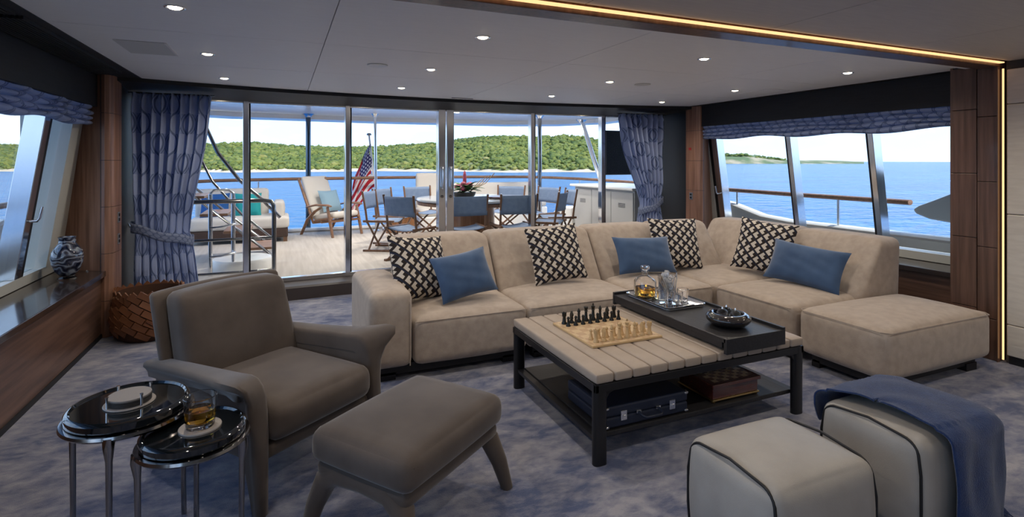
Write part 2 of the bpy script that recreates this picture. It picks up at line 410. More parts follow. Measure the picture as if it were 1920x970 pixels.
# curved dark header over the glass wall
b = MB(); n = 24; xs = [-1.9+7.4*k/n for k in range(n+1)]
b.loft([[(x, Yc(x)-.003, 2.19), (x, Yc(x)-.003, HC-.035), (x, Yg(x)-.07, 2.085), (x, Yg(x)+.08, 2.085), (x, Yg(x)+.08, 2.19)] for x in xs])
struct(b.build('trim_2', M['black_fab']), 'black curved header above the aft glass wall', 'header')
# riser below the glass
b = MB(); b.loft([[(x, Yg(x)-.33, 0), (x, Yg(x)-.33, .125), (x, Yg(x)-.30, .14), (x, Yg(x)+.06, .14), (x, Yg(x)+.06, 0)] for x in [-1.3+6.3*k/20 for k in range(21)]])
struct(b.build('baseboard_aft', pm('riser_brown', (.05,.038,.034), .5)), 'dark brown riser step below the glass doors', 'step')
# aft glass wall: bays
MX = [-1.32, -.36, .68, 1.85, 3.02, 4.06, 4.96]
def bay(n, x0, x1, door=False):
    y0, y1 = Yg(x0), Yg(x1); a = math.atan2(y1-y0, x1-x0); L = math.hypot(x1-x0, y1-y0)
    nm = ('door_%d' if door else 'window_%d') % n
    T = Matrix.Translation((x0, y0, 0)) @ Matrix.Rotation(a, 4, 'Z')
    b = MB(); b.box(0, L, -.035, .035, .14, .185, T); b.box(0, L, -.03, .03, 2.065, 2.095, T)
    o = struct(b.build(nm, M['chrome'], bevel=.004), {1: 'glass bay beside the patterned curtain and brown basket', 2: 'glass bay looking onto the teak lounge chair', 3: 'left-hand leaf of the glass double door', 4: 'right-hand leaf of the glass double door',
        5: 'glass bay looking onto the round table', 6: 'glass bay in front of the outdoor grey cabinet'}[n], 'glass door' if door else 'window')
    MB().box(.02, L-.02, -.006, .006, .18, 2.07, T).build('pane', M['glass'], o)
    ends = []
    if n in (1, 2, 3): ends.append(L)
    if n in (4, 5, 6): ends.append(0)
    for q in ends:
        s = -1 if q else 1
        if door:
            lo, hi = (q+s*.10, q+s*.008) if s < 0 else (q+.008, q+.10)
        else: lo, hi = q-.028, q+.028
        MB().box(lo, hi, -.055, .055, .14, 2.095, T).build('stile', M['chrome'], o, bevel=.006)
        if not door: MB().box(hi+.001, hi+.018, -.03, .05, .14, 2.09, T).build('gasket', M['black'], o)
    if door:
        q = L-.055 if n == 3 else .055
        hb = MB(); hb.tube([(q, -.057, 1.12), (q, -.095, 1.12), (q, -.10, 1.16), (q, -.10, 1.34), (q, -.095, 1.38), (q, -.057, 1.38)], .011, 8)
        hb.warp(lambda x, y, z: T @ Vector((x, y, z))).build('door_handle', M['chrome'], o, smooth=60)
        MB().lathe([(.018, 0), (.018, .012), (.006, .014)], 16).warp(lambda x, y, z: T @ Vector((q+x, -.056-z, 1.02+y))).build('lock', M['dkchrome'], o, smooth=40)
for i in range(6): bay(i+1, MX[i], MX[i+1], i in (2, 3))

# ---- port and starboard sides
def side(mir):
    X = (lambda x: MIR(x)) if mir else (lambda x: x)
    def wb(b): return b.warp(lambda x, y, z: (X(x), y, z)) if mir else b
    y0 = 2.47 if mir else -4
    nm = 'right' if mir else 'left'
    b = MB(); b.box(-1.92, -1.37, y0, 5.62, 0, .505)
    wl = struct(wb(b).build('wall_'+nm, M['walnut_h']), 'horizontal grained walnut panel under the %s ledge' % ('starboard' if mir else 'port'), 'wall panel')
    MB_ = MB().box(-1.362, -1.37, y0, 5.4, 0, .035); wb(MB_).build('plinth', M['black'], wl)
    b = MB(); b.box(-1.80, -1.335, y0, 5.36, .507, .55); b.prism([(-1.80, 5.36), (-1.335, 5.36), (-1.80, 5.58)], .507, .55, 'z')
    struct(wb(b).build('trim_%d' % (4 if mir else 3), M['ledge'], bevel=.004), ('dark stained ledge behind the corner sofa' if mir else 'dark stained ledge carrying the marbled vase'), 'ledge')
    # leaning window wall
    ln = lambda x, y, z: (X(x + .15*(z-.6)), y, z)
    b = MB(); b.box(-1.86, -1.70, y0, 5.6, .555, .63)
    fr = struct(b.warp(ln).build('window_%d' % (8 if mir else 7), M['cream']), 'leaning %s side window with roman blind' % ('starboard' if mir else 'port'), 'window')
    MB().box(-1.86, -1.70, y0, 5.6, 1.98, 2.19).warp(ln).build('head', M['cream'], fr)
    c0, c1 = (5.46, 5.62) if mir else (5.23, 5.55)
    MB().box(-1.85, -1.69, c0, c1, .63, 1.98).warp(ln).build('jamb', M['cream'], fr)
    ms = [5.36, 4.25, 3.35] if mir else [4.78, 3.3, 1.8, .3]
    for k, y in enumerate(ms):
        wd = .09 if (k == 0) else .05
        MB().box(-1.82, -1.70, y-wd/2, y+wd/2, .63, 1.98).warp(ln).build('mullion', M['chrome'], fr, bevel=.004)
        MB().box(-1.81, -1.705, y+wd/2+.002, y+wd/2+(.05 if k == 0 else .02), .63, 1.98).warp(ln).build('gasket', M['black'], fr)
    hb = MB(); yy = ms[0]+.005
    hb.tube([(-1.70, yy, 1.03), (-1.655, yy, 1.03), (-1.645, yy, 1.05), (-1.64, yy, 1.13)], .010, 8); hb.warp(ln).build('latch_handle', M['chrome'], fr, smooth=60)
    edges = sorted([y0] + ms + [c0])
    for ya, yb in zip(edges[:-1], edges[1:]):
        MB().box(-1.765, -1.757, ya+.02, yb-.02, .63, 1.98).warp(ln).build('pane', M['glass'], fr)
    # valance and soffit
    vx = -1.40 if not mir else -1.33
    b = MB(); b.box(vx-.03, vx, y0, 5.40, 1.90, 2.165)
    v = struct(wb(b).build('trim_%d' % (6 if mir else 5), M['black_fab']), ('charcoal valance over the starboard blind' if mir else 'charcoal valance and slatted air grille over the port blind'), 'valance')
    sx = -1.118 if not mir else -1.262
    wb(MB().box(-1.95, sx, y0, 6.3, 2.166, 2.194)).build('soffit', M['black_fab'], v)
    if not mir:
        for ya, yb in ((1.2, 3.28), (3.36, 5.12)):
            for k in range(11):
                x = -1.175-.0195*k
                MB().box(x-.006, x+.004, ya, yb, 2.150, 2.166).build('slat', M['black_fab'], v)
    # angled walnut end panel and rounded column
    b = MB(); b.prism([(-1.80, 5.60), (-1.37, 5.37), (-1.36, 5.40), (-1.78, 5.64)], .55, 2.166, 'z')
    e = struct(wb(b).build('trim_%d' % (8 if mir else 7), M['walnut']), ('walnut end panel and column between curtain and starboard window' if mir else 'walnut end panel and rounded column between vase and curtain'), 'column')
    prof = [(-1.37, 5.365), (-1.345, 5.355), (-1.315, 5.365), (-1.293, 5.395), (-1.285, 5.44), (-1.285, 5.60), (-1.37, 5.60)]
    zs = [0, .30, .69, 1.075, 1.46, 1.85, 2.166]
    for za, zb in zip(zs[:-1], zs[1:]):
        wb(MB().prism(prof, za+.002, zb-.002, 'z')).build('panel', M['walnut'], e, smooth=35)
    wb(MB().prism([(p[0]-.006, p[1]+.004) for p in prof], 0, 2.166, 'z')).build('core', M['groove'], e)
    wb(MB().box(-1.9, -1.30, 5.60, 6.45, 0, 2.19)).build('corner_post', M['black'], e)
    for z in ((.977, .794) if not mir else (1.0,)):
        wb(MB().box(-1.285, -1.278, 5.47, 5.53, z-.045, z+.045)).build('switch_plate', M['switch'], e, bevel=.002)
        for q in (-.02, .02): wb(MB().box(-1.278, -1.274, 5.485, 5.515, z+q-.012, z+q+.012)).build('switch_button', M['black'], e)
    if mir: wb(MB().box(-1.285, -1.278, 5.50, 5.54, 1.60, 1.63)).build('call_point', M['red'], e)
side(False); side(True)
# two little brass studs on the port ledge
for q in (-1.60, -1.47):
    tag(MB().lathe([(.010, 0), (.010, .006), (.004, .012), (.0, .012)], 10, (q, 5.36+(-1.37-q)*.35, .551)).build('ledge_stud', M['chrome'], smooth=40), 'small steel stud on the dark ledge by the walnut panel', 'stud', 'steel studs on the ledge')
# pilaster between window and cream wall
b = MB(); b.box(4.77, 5.6, 2.172, 2.47, 0, 2.194)
p = struct(b.build('wall_pilaster', M['groove']), 'walnut panelled pilaster beside the lit cream wall', 'pilaster')
zz = [0, .30, .82, 1.30, 1.78, 2.19]
for (ya, yb, dz) in ((2.174, 2.295, 0), (2.30, 2.468, .06)):
    cuts = [0] + [z+dz for z in zz[1:-1]] + [2.16]
    for za, zb in zip(cuts[:-1], cuts[1:]):
        MB().box(4.752, 4.772, ya, yb, za+.002, zb-.002).build('panel', M['walnut_dk'], p, bevel=.003)
for za, zb in zip(zz[:-1], zz[1:]):
    MB().box(4.755, 5.6, 2.455, 2.472, za+.002, zb-.002).build('panel', M['walnut_dk'], p)
MB().box(4.742, 4.772, 2.166, 2.173, 0, 2.135).build('edge_strip', M['walnut_dk'], p)
MB().box(4.774, 4.779, 2.145, 2.156, .02, 2.12).build('light_strip', M['led'], p)
b = MB(); b.box(4.80, 5.6, -4, 2.142, 0, 2.194)
wr = struct(b.build('wall_starboard', M['groove']), 'cream leather panelled wall lit by a warm strip', 'wall')
for ya, yb in ((1.0, 2.128), (-.2, .995), (-1.4, -.205), (-4, -1.405)):
    for za, zb in ((.06, .28), (.284, 1.07), (1.074, 1.86), (1.864, 2.11)):
        MB().box(4.772, 4.80, ya, yb, za, zb).build('panel', M['creamwall'], wr, bevel=.006)
MB().box(4.785, 4.80, -4, 2.12, 0, .055).build('plinth', M['black'], wr)
b = MB(); b.box(-1.95, 5.6, -4.1, -4, 0, 2.194)
struct(b.build('wall_forward', M['creamwall']), 'cream wall at the forward end of the saloon', 'wall')

# ---- downlights, speakers, hatches
def downlight(x, y, label, z=HC, W_=None):
    o = thing('downlight', label, 'downlight', (x, y, z), 0, 'recessed ceiling downlights')
    MB().lathe([(.030, -.001), (.045, -.001), (.045, -.006), (.038, -.008), (.030, -.004)], 20).build('bezel', M['chrome'], o, smooth=40)
    MB().lathe([(.0, -.001), (.031, -.001), (.030, -.006), (.022, -.011), (.010, -.013), (.0, -.0135)], 16).build('lens', M['lamp'], o, smooth=60)
    ld = bpy.data.lights.new('lamp_light', 'SPOT'); ld.energy = W_ or LAMP_W; ld.color = (1, .88, .74); ld.spot_size = 2.7; ld.spot_blend = .7; ld.shadow_soft_size = .03
    l = bpy.data.objects.new('lamp_light', ld); C.objects.link(l); l.parent = o; l.location = (0, 0, -.02)
LAMP_W = 8.5
for x, cl in ((-.46, 'beside the port valance'), (1.06, 'port of the middle seam'), (2.70, 'starboard of the middle seam'), (4.19, 'beside the starboard valance')):
    for y, rl in ((2.9, 'next to the walnut beam'), (4.07, 'in the middle row'), (5.2, 'next to the black aft header')): downlight(x, y, 'small lit ceiling downlight %s, %s' % (rl, cl))
for x in (-.5, 1.2, 2.9, 4.2):  # assumed lamps out of view, added to light the near furniture
    for y in (1.2, -1.0): downlight(x, y, 'unseen downlight added in the taupe forward ceiling to light the foreground', HC+.004)
for (x, y, l) in ((.65, 4.06, 'round grey ceiling speaker near the hatch side seam'), (3.08, 4.1, 'round grey ceiling speaker towards the starboard valance')):
    o = thing('ceiling_speaker', l, 'speaker', (x, y, HC), 0, 'ceiling speakers')
    MB().lathe([(.062, 0), (.075, -.001), (.075, -.006), (.062, -.008)], 24).build('bezel', M['cream'], o, smooth=40)
    for k in range(6):
        a = .06*math.sqrt(max(0, 1-((k-2.5)/3)**2)); q = (k-2.5)*.02
        MB().box(q-.006, q+.006, -a, a, -.006, -.001).build('louvre', M['grille'], o)
    MB().lathe([(0, -.0005), (.062, -.0005), (.062, -.002), (0, -.002)], 24).build('backing', M['black'], o)
for (x0, x1, y0, y1, l) in ((-.92, -.66, 3.81, 4.235, 'grey rectangular ceiling hatch near the port valance'), (4.42, 4.68, 3.85, 4.27, 'pale rectangular ceiling hatch near the starboard valance')):
    o = thing('ceiling_hatch', l, 'hatch', ((x0+x1)/2, (y0+y1)/2, HC)); hx, hy = (x1-x0)/2, (y1-y0)/2
    MB().box(-hx, hx, -hy, hy, -.004, -.0005).build('cover', M['grille'] if x0 < 0 else M['ceil'], o)
    MB().box(hx, hx+.012, -hy, hy, -.006, -.0005).build('rim', M['white'], o)
o = tag(MB().box(1.75, 2.0, 5.79, 5.815, HC-.004, HC-.0005).build('air_slot', M['black']), 'narrow black air slot in the ceiling above the double door', 'air vent')
# ================================================================ OUTSIDE
def Yw(u, D): k = (u-CX)/F_PX; return D*(math.sin(YAW)+k*math.cos(YAW)), D*(math.cos(YAW)-k*math.sin(YAW))
ZS = -2.62
b = MB(); b.add([(-9000, -3000, ZS), (9000, -3000, ZS), (9000, 9000, ZS), (-9000, 9000, ZS)], [(0,1,2,3)])
struct(b.build('ground_sea', M['sea']), 'rippled deep blue sea reaching the horizon', 'sea')
# hull and decks
HULL = [(-2.45, -6), (6.15, -6), (6.15, 8.9), (5.95, 9.6), (5.4, 10.25), (4.8, 10.6), (-1.1, 10.6), (-1.7, 10.25), (-2.25, 9.6), (-2.45, 8.9)]
b = MB(); b.prism(HULL, ZS-.5, -.07, 'z')
struct(b.build('floor_hull', M['white']), 'white yacht hull below the decks', 'hull')
b = MB(); b.prism([(-2.44, 6.36), (6.14, 6.36)] + HULL[2:], -.07, ZD, 'z')
dk = struct(b.build('floor_deck', M['deck']), 'weathered teak planked aft deck', 'deck')
def rim(x, y): return x, y
pts = HULL[2:]
MB().tube([(x, y, ZD+.03) for x, y in pts], .07, 8, flat=.6).build('waterway', M['white'], dk, smooth=60)
for nm, x0, x1 in (('floor_side_deck_starboard', 5.6, 6.14), ('floor_side_deck_port', -2.44, -1.95)):
    struct(MB().box(x0, x1, -6, 6.36, -.07, .0).build(nm, M['deck']), 'teak side deck outside the %s windows' % nm.split('_')[-1], 'deck')
# upper deck overhang
OV = [(-2.5, 6.45), (6.2, 6.45), (6.2, 9.6), (5.6, 10.5), (4.6, 11.0), (1.85, 11.25), (-.9, 11.0), (-1.9, 10.5), (-2.5, 9.6)]
b = MB(); b.prism(OV, 2.34, 2.6, 'z')
ov = struct(b.build('ceiling_overhang', M['white']), 'white upper deck overhang above the aft deck', 'overhang')
big = [(1.85+(x-1.85)*1.06, 6.45+(y-6.45)*1.16) for x, y in OV]
sm = [(1.85+(x-1.85)*.96, 6.45+(y-6.45)*.93) for x, y in OV]
mid = [(1.85+(x-1.85)*1.02, 6.45+(y-6.45)*1.03) for x, y in OV]
b = MB(); b.loft([[(x, y, z) for x, y in P_] for P_, z in ((sm, 2.33), (sm, 2.25), (mid, 2.24), (big, 2.30), (big, 2.42), (mid, 2.6))], caps=False)
b.build('soffit_rim', M['white'], ov, smooth=50)
for x, y, l in ((.2, 7.6, .7), (1.85, 7.3, .7), (3.6, 7.6, .7)):
    pass
for x, y in ((-.3, 8.6), (.9, 7.5), (1.1, 9.2), (2.6, 7.5), (2.9, 9.3), (4.2, 7.6), (4.6, 9.0), (1.6, 8.4), (3.4, 8.4)):
    MB().lathe([(.0, -.004), (.05, -.004), (.05, 0), (.0, 0)], 14, (x, y, 2.34)).build('deck_light', M['lamp'], ov)
    ld = bpy.data.lights.new('deck_lamp', 'SPOT'); ld.energy = 32; ld.color = (1, .90, .80); ld.spot_size = 2.6; ld.spot_blend = .6; ld.shadow_soft_size = .05
    l_ = bpy.data.objects.new('deck_lamp', ld); C.objects.link(l_); l_.parent = ov; l_.location = (x, y, 2.33)
b = MB(); b.soft(1.5, .5, .05, .02, c=(-.6, 7.4, 2.31)); b.build('ceiling_recess', M['greycab'], ov, smooth=60)
struct(MB().box(5.6, 6.35, -6, 6.45, 2.34, 2.5).build('ceiling_side_overhang_starboard', M['white']), 'white overhang above the starboard side deck', 'overhang')
struct(MB().box(-2.65, -1.95, -6, 6.45, 2.34, 2.5).build('ceiling_side_overhang_port', M['white']), 'white overhang above the port side deck', 'overhang')
# roof over the saloon keeps the sun out
struct(MB().box(-2.65, 6.35, -6, 6.45, 2.5, 2.6).build('ceiling_upper_deck', M['white']), 'upper deck plating above the saloon', 'deck')
# wing outside the port window, bulwarks
struct(MB().box(-2.13, -1.96, 6.05, 6.16, 0, 2.34).build('wall_wing_port', M['cream']), 'cream wing bulkhead outside the port window', 'bulkhead')
struct(MB().box(5.6, 6.1, 6.3, 6.4, 0, .62).build('wall_wing_starboard', M['white']), 'low white wing bulkhead on the starboard deck', 'bulkhead')
def bul(mir):
    X = (lambda x: MIR(x)+.0) if not mir else (lambda x: x)
    prof = [(-6, .0), (-6, .64), (5.0, .64), (5.45, .67), (6.0, .80), (6.5, .86), (7.2, .6), (7.2, .0)]
    b = MB(); b.prism(prof, 6.10, 6.2, 'x')
    if not mir: b.warp(lambda x, y, z: (3.7-x, y, z))
    o = struct(b.build('wall_bulwark_' + ('starboard' if mir else 'port'), pm('bulwark_grey', (.52,.55,.56), .35)), 'grey %s bulwark with white capping' % ('starboard' if mir else 'port'), 'bulwark')
    cap = MB(); cap.tube([(6.15, y, z+.02) for y, z in prof[1:-1]], .075, 8, flat=.45)
    if not mir: cap.warp(lambda x, y, z: (3.7-x, y, z))
    cap.build('capping', M['white'], o, smooth=60)
bul(True); bul(False)
b = MB(); b.prism([(3.56, .94), (3.50, .985), (3.36, 1.05), (2.9, 1.28), (2.2, 1.6), (1.0, 1.7), (1.0, .82), (3.1, .82), (3.4, .85), (3.53, .895)], 6.17, 6.25, 'x')
struct(b.build('wall_fashion_plate', pm('fashion_plate_grey', (.40,.44,.46), .35), bevel=.02), 'grey rounded fashion plate at the starboard rail end', 'fashion plate')

# teak capped rail round the stern
def stern_rail(): return [(6.12, 3.55, 1.015), (6.12, 5, 1.02), (6.12, 7.0, 1.035), (6.12, 8.6, 1.055), (6.0, 9.3, 1.07), (5.75, 9.8, 1.085), (5.3, 10.2, 1.105), (4.75, 10.45, 1.12), (3.6, 10.55, 1.13), (1.85, 10.58, 1.135),
    (.1, 10.55, 1.13), (-1.05, 10.45, 1.12), (-1.6, 10.2, 1.105), (-2.05, 9.8, 1.085), (-2.3, 9.3, 1.07), (-2.42, 8.6, 1.055), (-2.42, 7, 1.035), (-2.42, 3, 1.02), (-2.42, -3, 1.02)]
rr = thing('stern_rail', 'teak capped steel handrail running round the stern', 'railing', (1.85, 10.55, ZD))
off = lambda L: [(x-1.85, y-10.55, z-ZD) for x, y, z in L]
MB().tube(off(stern_rail()), .042, 10, flat=.7).build('teak_cap', M['teak'], rr, smooth=60)
for (x, y, z) in [(6.12, 4.35, .65), (6.12, 5.9, .8), (6.12, 7.3, .1), (6.12, 8.5, .1), (5.75, 9.8, .16), (5.0, 10.38, .16), (3.85, 10.53, .16), (2.7, 10.57, .16), (-.4, 10.52, .16), (-1.5, 10.25, .16), (-2.2, 9.5, .16), (-2.42, 8, .1), (-2.42, 5.5, .65), (-2.42, 4.4, .65)]:
    MB().tube(off([(x, y, z), (x, y, 1.09 if y > 9 else 1.03)]), .017, 8).build('stanchion', M['chrome'], rr, smooth=60)
# wire across stern gap
MB().tube(off([(4.9, 10.4, .62), (5.4, 10.1, .56), (5.9, 9.5, .58)]), .009, 6).build('rope', M['twig'], rr, smooth=60)
# poles
def pole(name, p0, p1, r, m, label):
    o = thing(name, label, 'pole', p0); v = Vector(p1)-Vector(p0)
    MB().tube([(0,0,0), tuple(v)], r, 14).build('shaft', m, o, smooth=60)
    MB().lathe([(r*1.9, -.0), (r*1.9, .015), (r*1.05, .03)], 14).build('foot_flange', M['chrome'], o, smooth=40)
    MB().lathe([(r*1.1, -.06), (r*1.6, -.03), (r*2.6, 0)], 14, tuple(v)).build('top_collar', M['chrome'], o, smooth=40)
x, y = Yw(578, 10.05); pole('deck_pole', (x, y, ZD), (x, y, 2.34), .045, pm('dark_steel', (.10,.13,.16), .15, metal=1), 'dark polished pole standing behind the teak lounge chair')
x, y = Yw(706, 10.0); pole('deck_pole', (x, y, ZD), (x-.03, y, 2.34), .028, M['chrome'], 'slim steel pole beside the flag staff')
x, y = Yw(1012, 10.3); pole('deck_pole', (x, y, ZD), (x, y, 2.34), .04, M['dkchrome'], 'steel pole standing beyond the round table')
x0, y0 = Yw(1129, 8.9); x1, y1 = Yw(1090, 9.9); pole('deck_strut', (x0, y0, 1.06), (x1, y1, 2.22), .04, M['chrome'], 'slanted steel strut rising from the grey cabinet')
# flag
x, y = Yw(704, 10.52); o = thing('flag_staff', 'white flag staff leaning at the stern rail', 'flagpole', (x, y, .95))
x2, y2 = Yw(692, 10.95); v = (x2-x, y2-y, 1.98-.95)
MB().tube([(0,0,-.1), v], [.024, .018], 10).build('shaft', M['white'], o, smooth=60)
MB().lathe([(0, 0), (.045, .005), (.05, .03), (.03, .05), (0, .05)], 12, v).build('truck', M['dkchrome'], o, smooth=40)
def flagf(s, t):
    h = 1.0-t; hz = .95+.86*t; f = (hz-.85)/1.13
    hx, hy = x+v[0]*f, y+v[1]*f
    L = .88+.05*math.sin(t*9)
    px = hx - (.02+.55*s**.8)*(.25+.75*(1-t*.55)); py = hy-.03 + .055*math.sin(s*13+t*4)*(.3+s); pz = hz - L*(s**1.15)*.98
    return (px+.025*math.sin(t*14+s*3), py, max(pz, .2+.02*math.sin(t*20)))
b = MB(); b.grid(flagf, 30, 30); fl = tag(b.build('flag', M['flag'], smooth=180, solid=.004), 'red white and blue flag with stars and stripes hanging limp at the stern', 'flag')

# ---- director chairs round the table
def make_dchair():
    o = thing('director_chair', 'blue canvas folding director chair at the round deck table', 'chair', (0,0,ZD), 0, 'director chairs around the deck table')
    W, SH = .25, .44
    def slingf(s, t): return ((s-.5)*2*W, (t-.5)*.40, SH-.035*(1-(2*s-1)**2))
    MB().grid(slingf, 10, 4).build('seat', M['canvas'], o, smooth=180, solid=.008)
    def backf(s, t): return ((s-.5)*2*(W+.012), -.215-.045*(1-(2*s-1)**2)-.03*t, .60+.25*t)
    MB().grid(backf, 12, 5).build('backrest', M['canvas'], o, smooth=180, solid=.01)
    for sx in (-1, 1):
        MB().tube([(sx*W, -.18, SH-.03), (sx*W, -.205, .60), (sx*(W+.012), -.25, .87)], .016, 8).build('back_post', M['teakz'], o, smooth=60)
        MB().box(sx*W-.016, sx*W+.016, -.24, .22, SH-.02, SH+.012).build('seat_rail', M['teakz'], o, bevel=.004)
        MB().box(sx*W-.018, sx*W+.018, -.24, .22, 0, .03).build('floor_rail', M['teakz'], o, bevel=.004)
        for y in (-.17, .17):
            MB().tube([(sx*W, y+sx*.012, .02), (-sx*W, y+sx*.012, SH-.01)], .015, 8).build('leg', M['teakz'], o, smooth=60)
        MB().lathe([(.010, 0), (.010, .01), (0, .012)], 8, (sx*(W+.012), -.25, .868)).build('post_cap', M['chrome'], o)
    return o
dc = make_dchair(); TC = (2.65, 7.72)
spots = [(1.40, 8.05, 'facing the varnished deck locker side'), (1.56, 6.98, 'angled next to the double door'), (2.20, 6.78, 'with its back against the double door'), (1.66, 8.64, 'nearest the flag and locker'), (2.25, 9.10, 'in front of the sunbed'),
 (3.62, 8.70, 'in front of the white settee'), (2.90, 6.74, 'behind the starboard door leaf'), (3.52, 6.94, 'behind the steel mullion'), (3.98, 7.50, 'beside the grey bar cabinet'), (3.98, 8.14, 'beside the round speaker housing')]
for i, (x, y, lb) in enumerate(spots):
    a = math.atan2(TC[1]-y, TC[0]-x)-PI/2
    if i in (2, 6): a = -.03
    lb = 'blue canvas director chair '+lb
    if i == 0: dc.location = (x, y, ZD); dc.rotation_euler = (0, 0, a-.25); dc['label'] = lb
    else: dup(dc, (x, y, ZD), a, lb)
t = thing('deck_table', 'round deck table on a varnished wooden drum pedestal', 'table', (*TC, ZD))
MB().lathe([(0, .705), (.78, .705), (.83, .715), (.84, .735), (.83, .75), (0, .75)], 48).build('table_top', pm('grey_tabletop', (.46,.48,.50), .15, coat=.6), t, smooth=35)
MB().lathe([(.82, .66), (.83, .704), (.70, .704)], 48).build('apron', M['teakz'], t, smooth=35)
MB().lathe([(.36, 0), (.38, .03), (.34, .05), (.34, .64), (.42, .70), (0, .70)], 32).build('pedestal', M['varnish'], t, smooth=35)
tag(MB().lathe([(0, 0), (.27, 0), (.30, .012), (.30, .026), (.27, .034), (0, .034)], 40, (3.10, 7.42, ZD+.751)).build('lazy_susan', pm('dark_mahogany', (.07,.025,.02), .25, coat=.6), smooth=35), 'round dark wooden serving board on the deck table', 'serving board')
fb = thing('flower_arrangement', 'low bowl of dark red tropical flowers and leaves on the deck table', 'flowers', (2.50, 7.66, ZD+.751))
MB().lathe([(0, 0), (.13, 0), (.17, .05), (.18, .09), (.16, .09), (0, .07)], 24).build('bowl', M['black'], fb, smooth=40)
random.seed(3)
for k in range(26):
    a = random.uniform(0, 2*PI); l = random.uniform(.16, .34); el = random.uniform(-.1, .8); w_ = random.uniform(.035, .06)
    b = MB(); b.grid(lambda s, t_: (l*s, (t_-.5)*2*w_*math.sin(PI*min(1, s*.94+.05))**.8, .03*math.sin(PI*s)-.06*s*s), 6, 2)
    R_ = Matrix.Translation((0, 0, .09)) @ Matrix.Rotation(a, 4, 'Z') @ Matrix.Rotation(-el, 4, 'Y')
    b.warp(lambda x, y, z: R_ @ Vector((x, y, z))).build('leaf', M['leaf'], fb, smooth=180, solid=.003)
for k in range(11):
    a = random.uniform(0, 2*PI); r = random.uniform(.02, .16); z = random.uniform(.12, .24)
    b = MB(); b.lathe([(0, -.03), (.03, -.015), (.045, .01), (.03, .035), (.012, .045), (0, .03)], 9, (r*math.cos(a), r*math.sin(a), z)); b.build('flower', M['flower'], fb, smooth=60)
b = MB(); b.lathe([(.018, .1), (.028, .2), (.03, .3), (.02, .38), (.0, .42)], 8, (.02, .03, 0)); b.build('flower_spike', M['flower'], fb, smooth=60)
for k in range(4):
    MB().tube([(.1, 0, .1), (.22+.03*k, -.03*k, .22), (.30+.05*k, -.05*k+.05, .28+.03*k)], .006, 5).build('twig', M['twig'], fb)

# ---- teak lounge chair (facing starboard-forward)
lc = thing('lounge_chair', 'teak reclining lounge chair with cream cushions and pale blue pillow', 'lounge chair', (.84, 10.02, ZD), math.atan2(-.82, .57)+PI/2)
# local: y- is forward
lc.rotation_euler = (0, 0, math.atan2(.57, .82)-.0)
for sx in (-1, 1):
    MB().tube([(sx*.32, -.36, 0), (sx*.32, -.28, .30), (sx*.32, -.22, .52)], [.03, .035, .03], 8, flat=.6).build('front_leg', M['teak'], lc, smooth=60)
    MB().tube([(sx*.32, .48, 0), (sx*.32, .30, .28), (sx*.32, .10, .43), (sx*.32, -.05, .50)], [.03, .035, .035, .03], 8, flat=.6).build('rear_leg', M['teak'], lc, smooth=60)
    MB().tube([(sx*.34, .30, .50), (sx*.34, .05, .545), (sx*.34, -.25, .55), (sx*.34, -.33, .535)], [.03, .04, .045, .03], 8, flat=.45).build('armrest', M['teak'], lc, smooth=60)
    MB().tube([(sx*.29, -.30, .33), (sx*.29, .20, .24), (sx*.29, .42, .66), (sx*.29, .60, 1.0)], .024, 8).build('side_rail', M['teak'], lc, smooth=60)
for k in range(3): MB().box(-.32, .32, -.30+.22*k, -.26+.22*k, .25-.02*k, .285-.02*k).build('crossbar', M['teak'], lc, bevel=.004)
MB().soft(.54, .58, .10, .04, (0,0,.01), n=8, M=Matrix.Translation((0, -.05, .345)) @ Matrix.Rotation(-.15, 4, 'X')).build('seat_cushion', M['outcush'], lc, smooth=180)
MB().soft(.54, .09, .80, .04, (0,.02,0), n=8, M=Matrix.Translation((0, .39, .66)) @ Matrix.Rotation(-.42, 4, 'X')).build('back_cushion', M['outcush'], lc, smooth=180)
def pillow(nm, w_, h_, th, m, T, parent=None, n=16, label=None):
    b = MB(); 
    for sg in (1, -1):
        def f(s, t_):
            x, y = s*2-1, t_*2-1
            ex = max(0, 1-abs(x)**3.2); ey = max(0, 1-abs(y)**3.2)
            z = sg*th/2*(ex*ey)**.55
            px = x*w_/2*(1-.075*(1-y*y)*abs(x)**2) ; py = y*h_/2*(1-.085*(1-x*x)*abs(y)**2)
            wr = .004*math.sin(9*x+5*y)*math.sin(7*y-3*x)*ex*ey
            return (px, py, z+sg*wr)
        o_ = len(b.v); b.grid(f, n, n)
        if sg < 0:
            k = n*n; b.f[-k:] = [tuple(reversed(q)) for q in b.f[-k:]]
    b.warp(lambda x, y, z: T @ Vector((x, y, z)))
    return b.build(nm, m, parent, smooth=180)
pw = pillow('throw_pillow', .42, .42, .15, M['ltblue'], Matrix.Rotation(1.15, 4, 'X'), n=10)
pw.parent = None
tag(pw, 'pale blue square pillow on the teak lounge chair', 'pillow')
pw.matrix_world = Matrix.Translation((.84, 10.02, ZD)) @ Matrix.Rotation(lc.rotation_euler.z, 4, 'Z') @ Matrix.Translation((.05, .16, .59)) @ Matrix.Rotation(.0, 4, 'X')

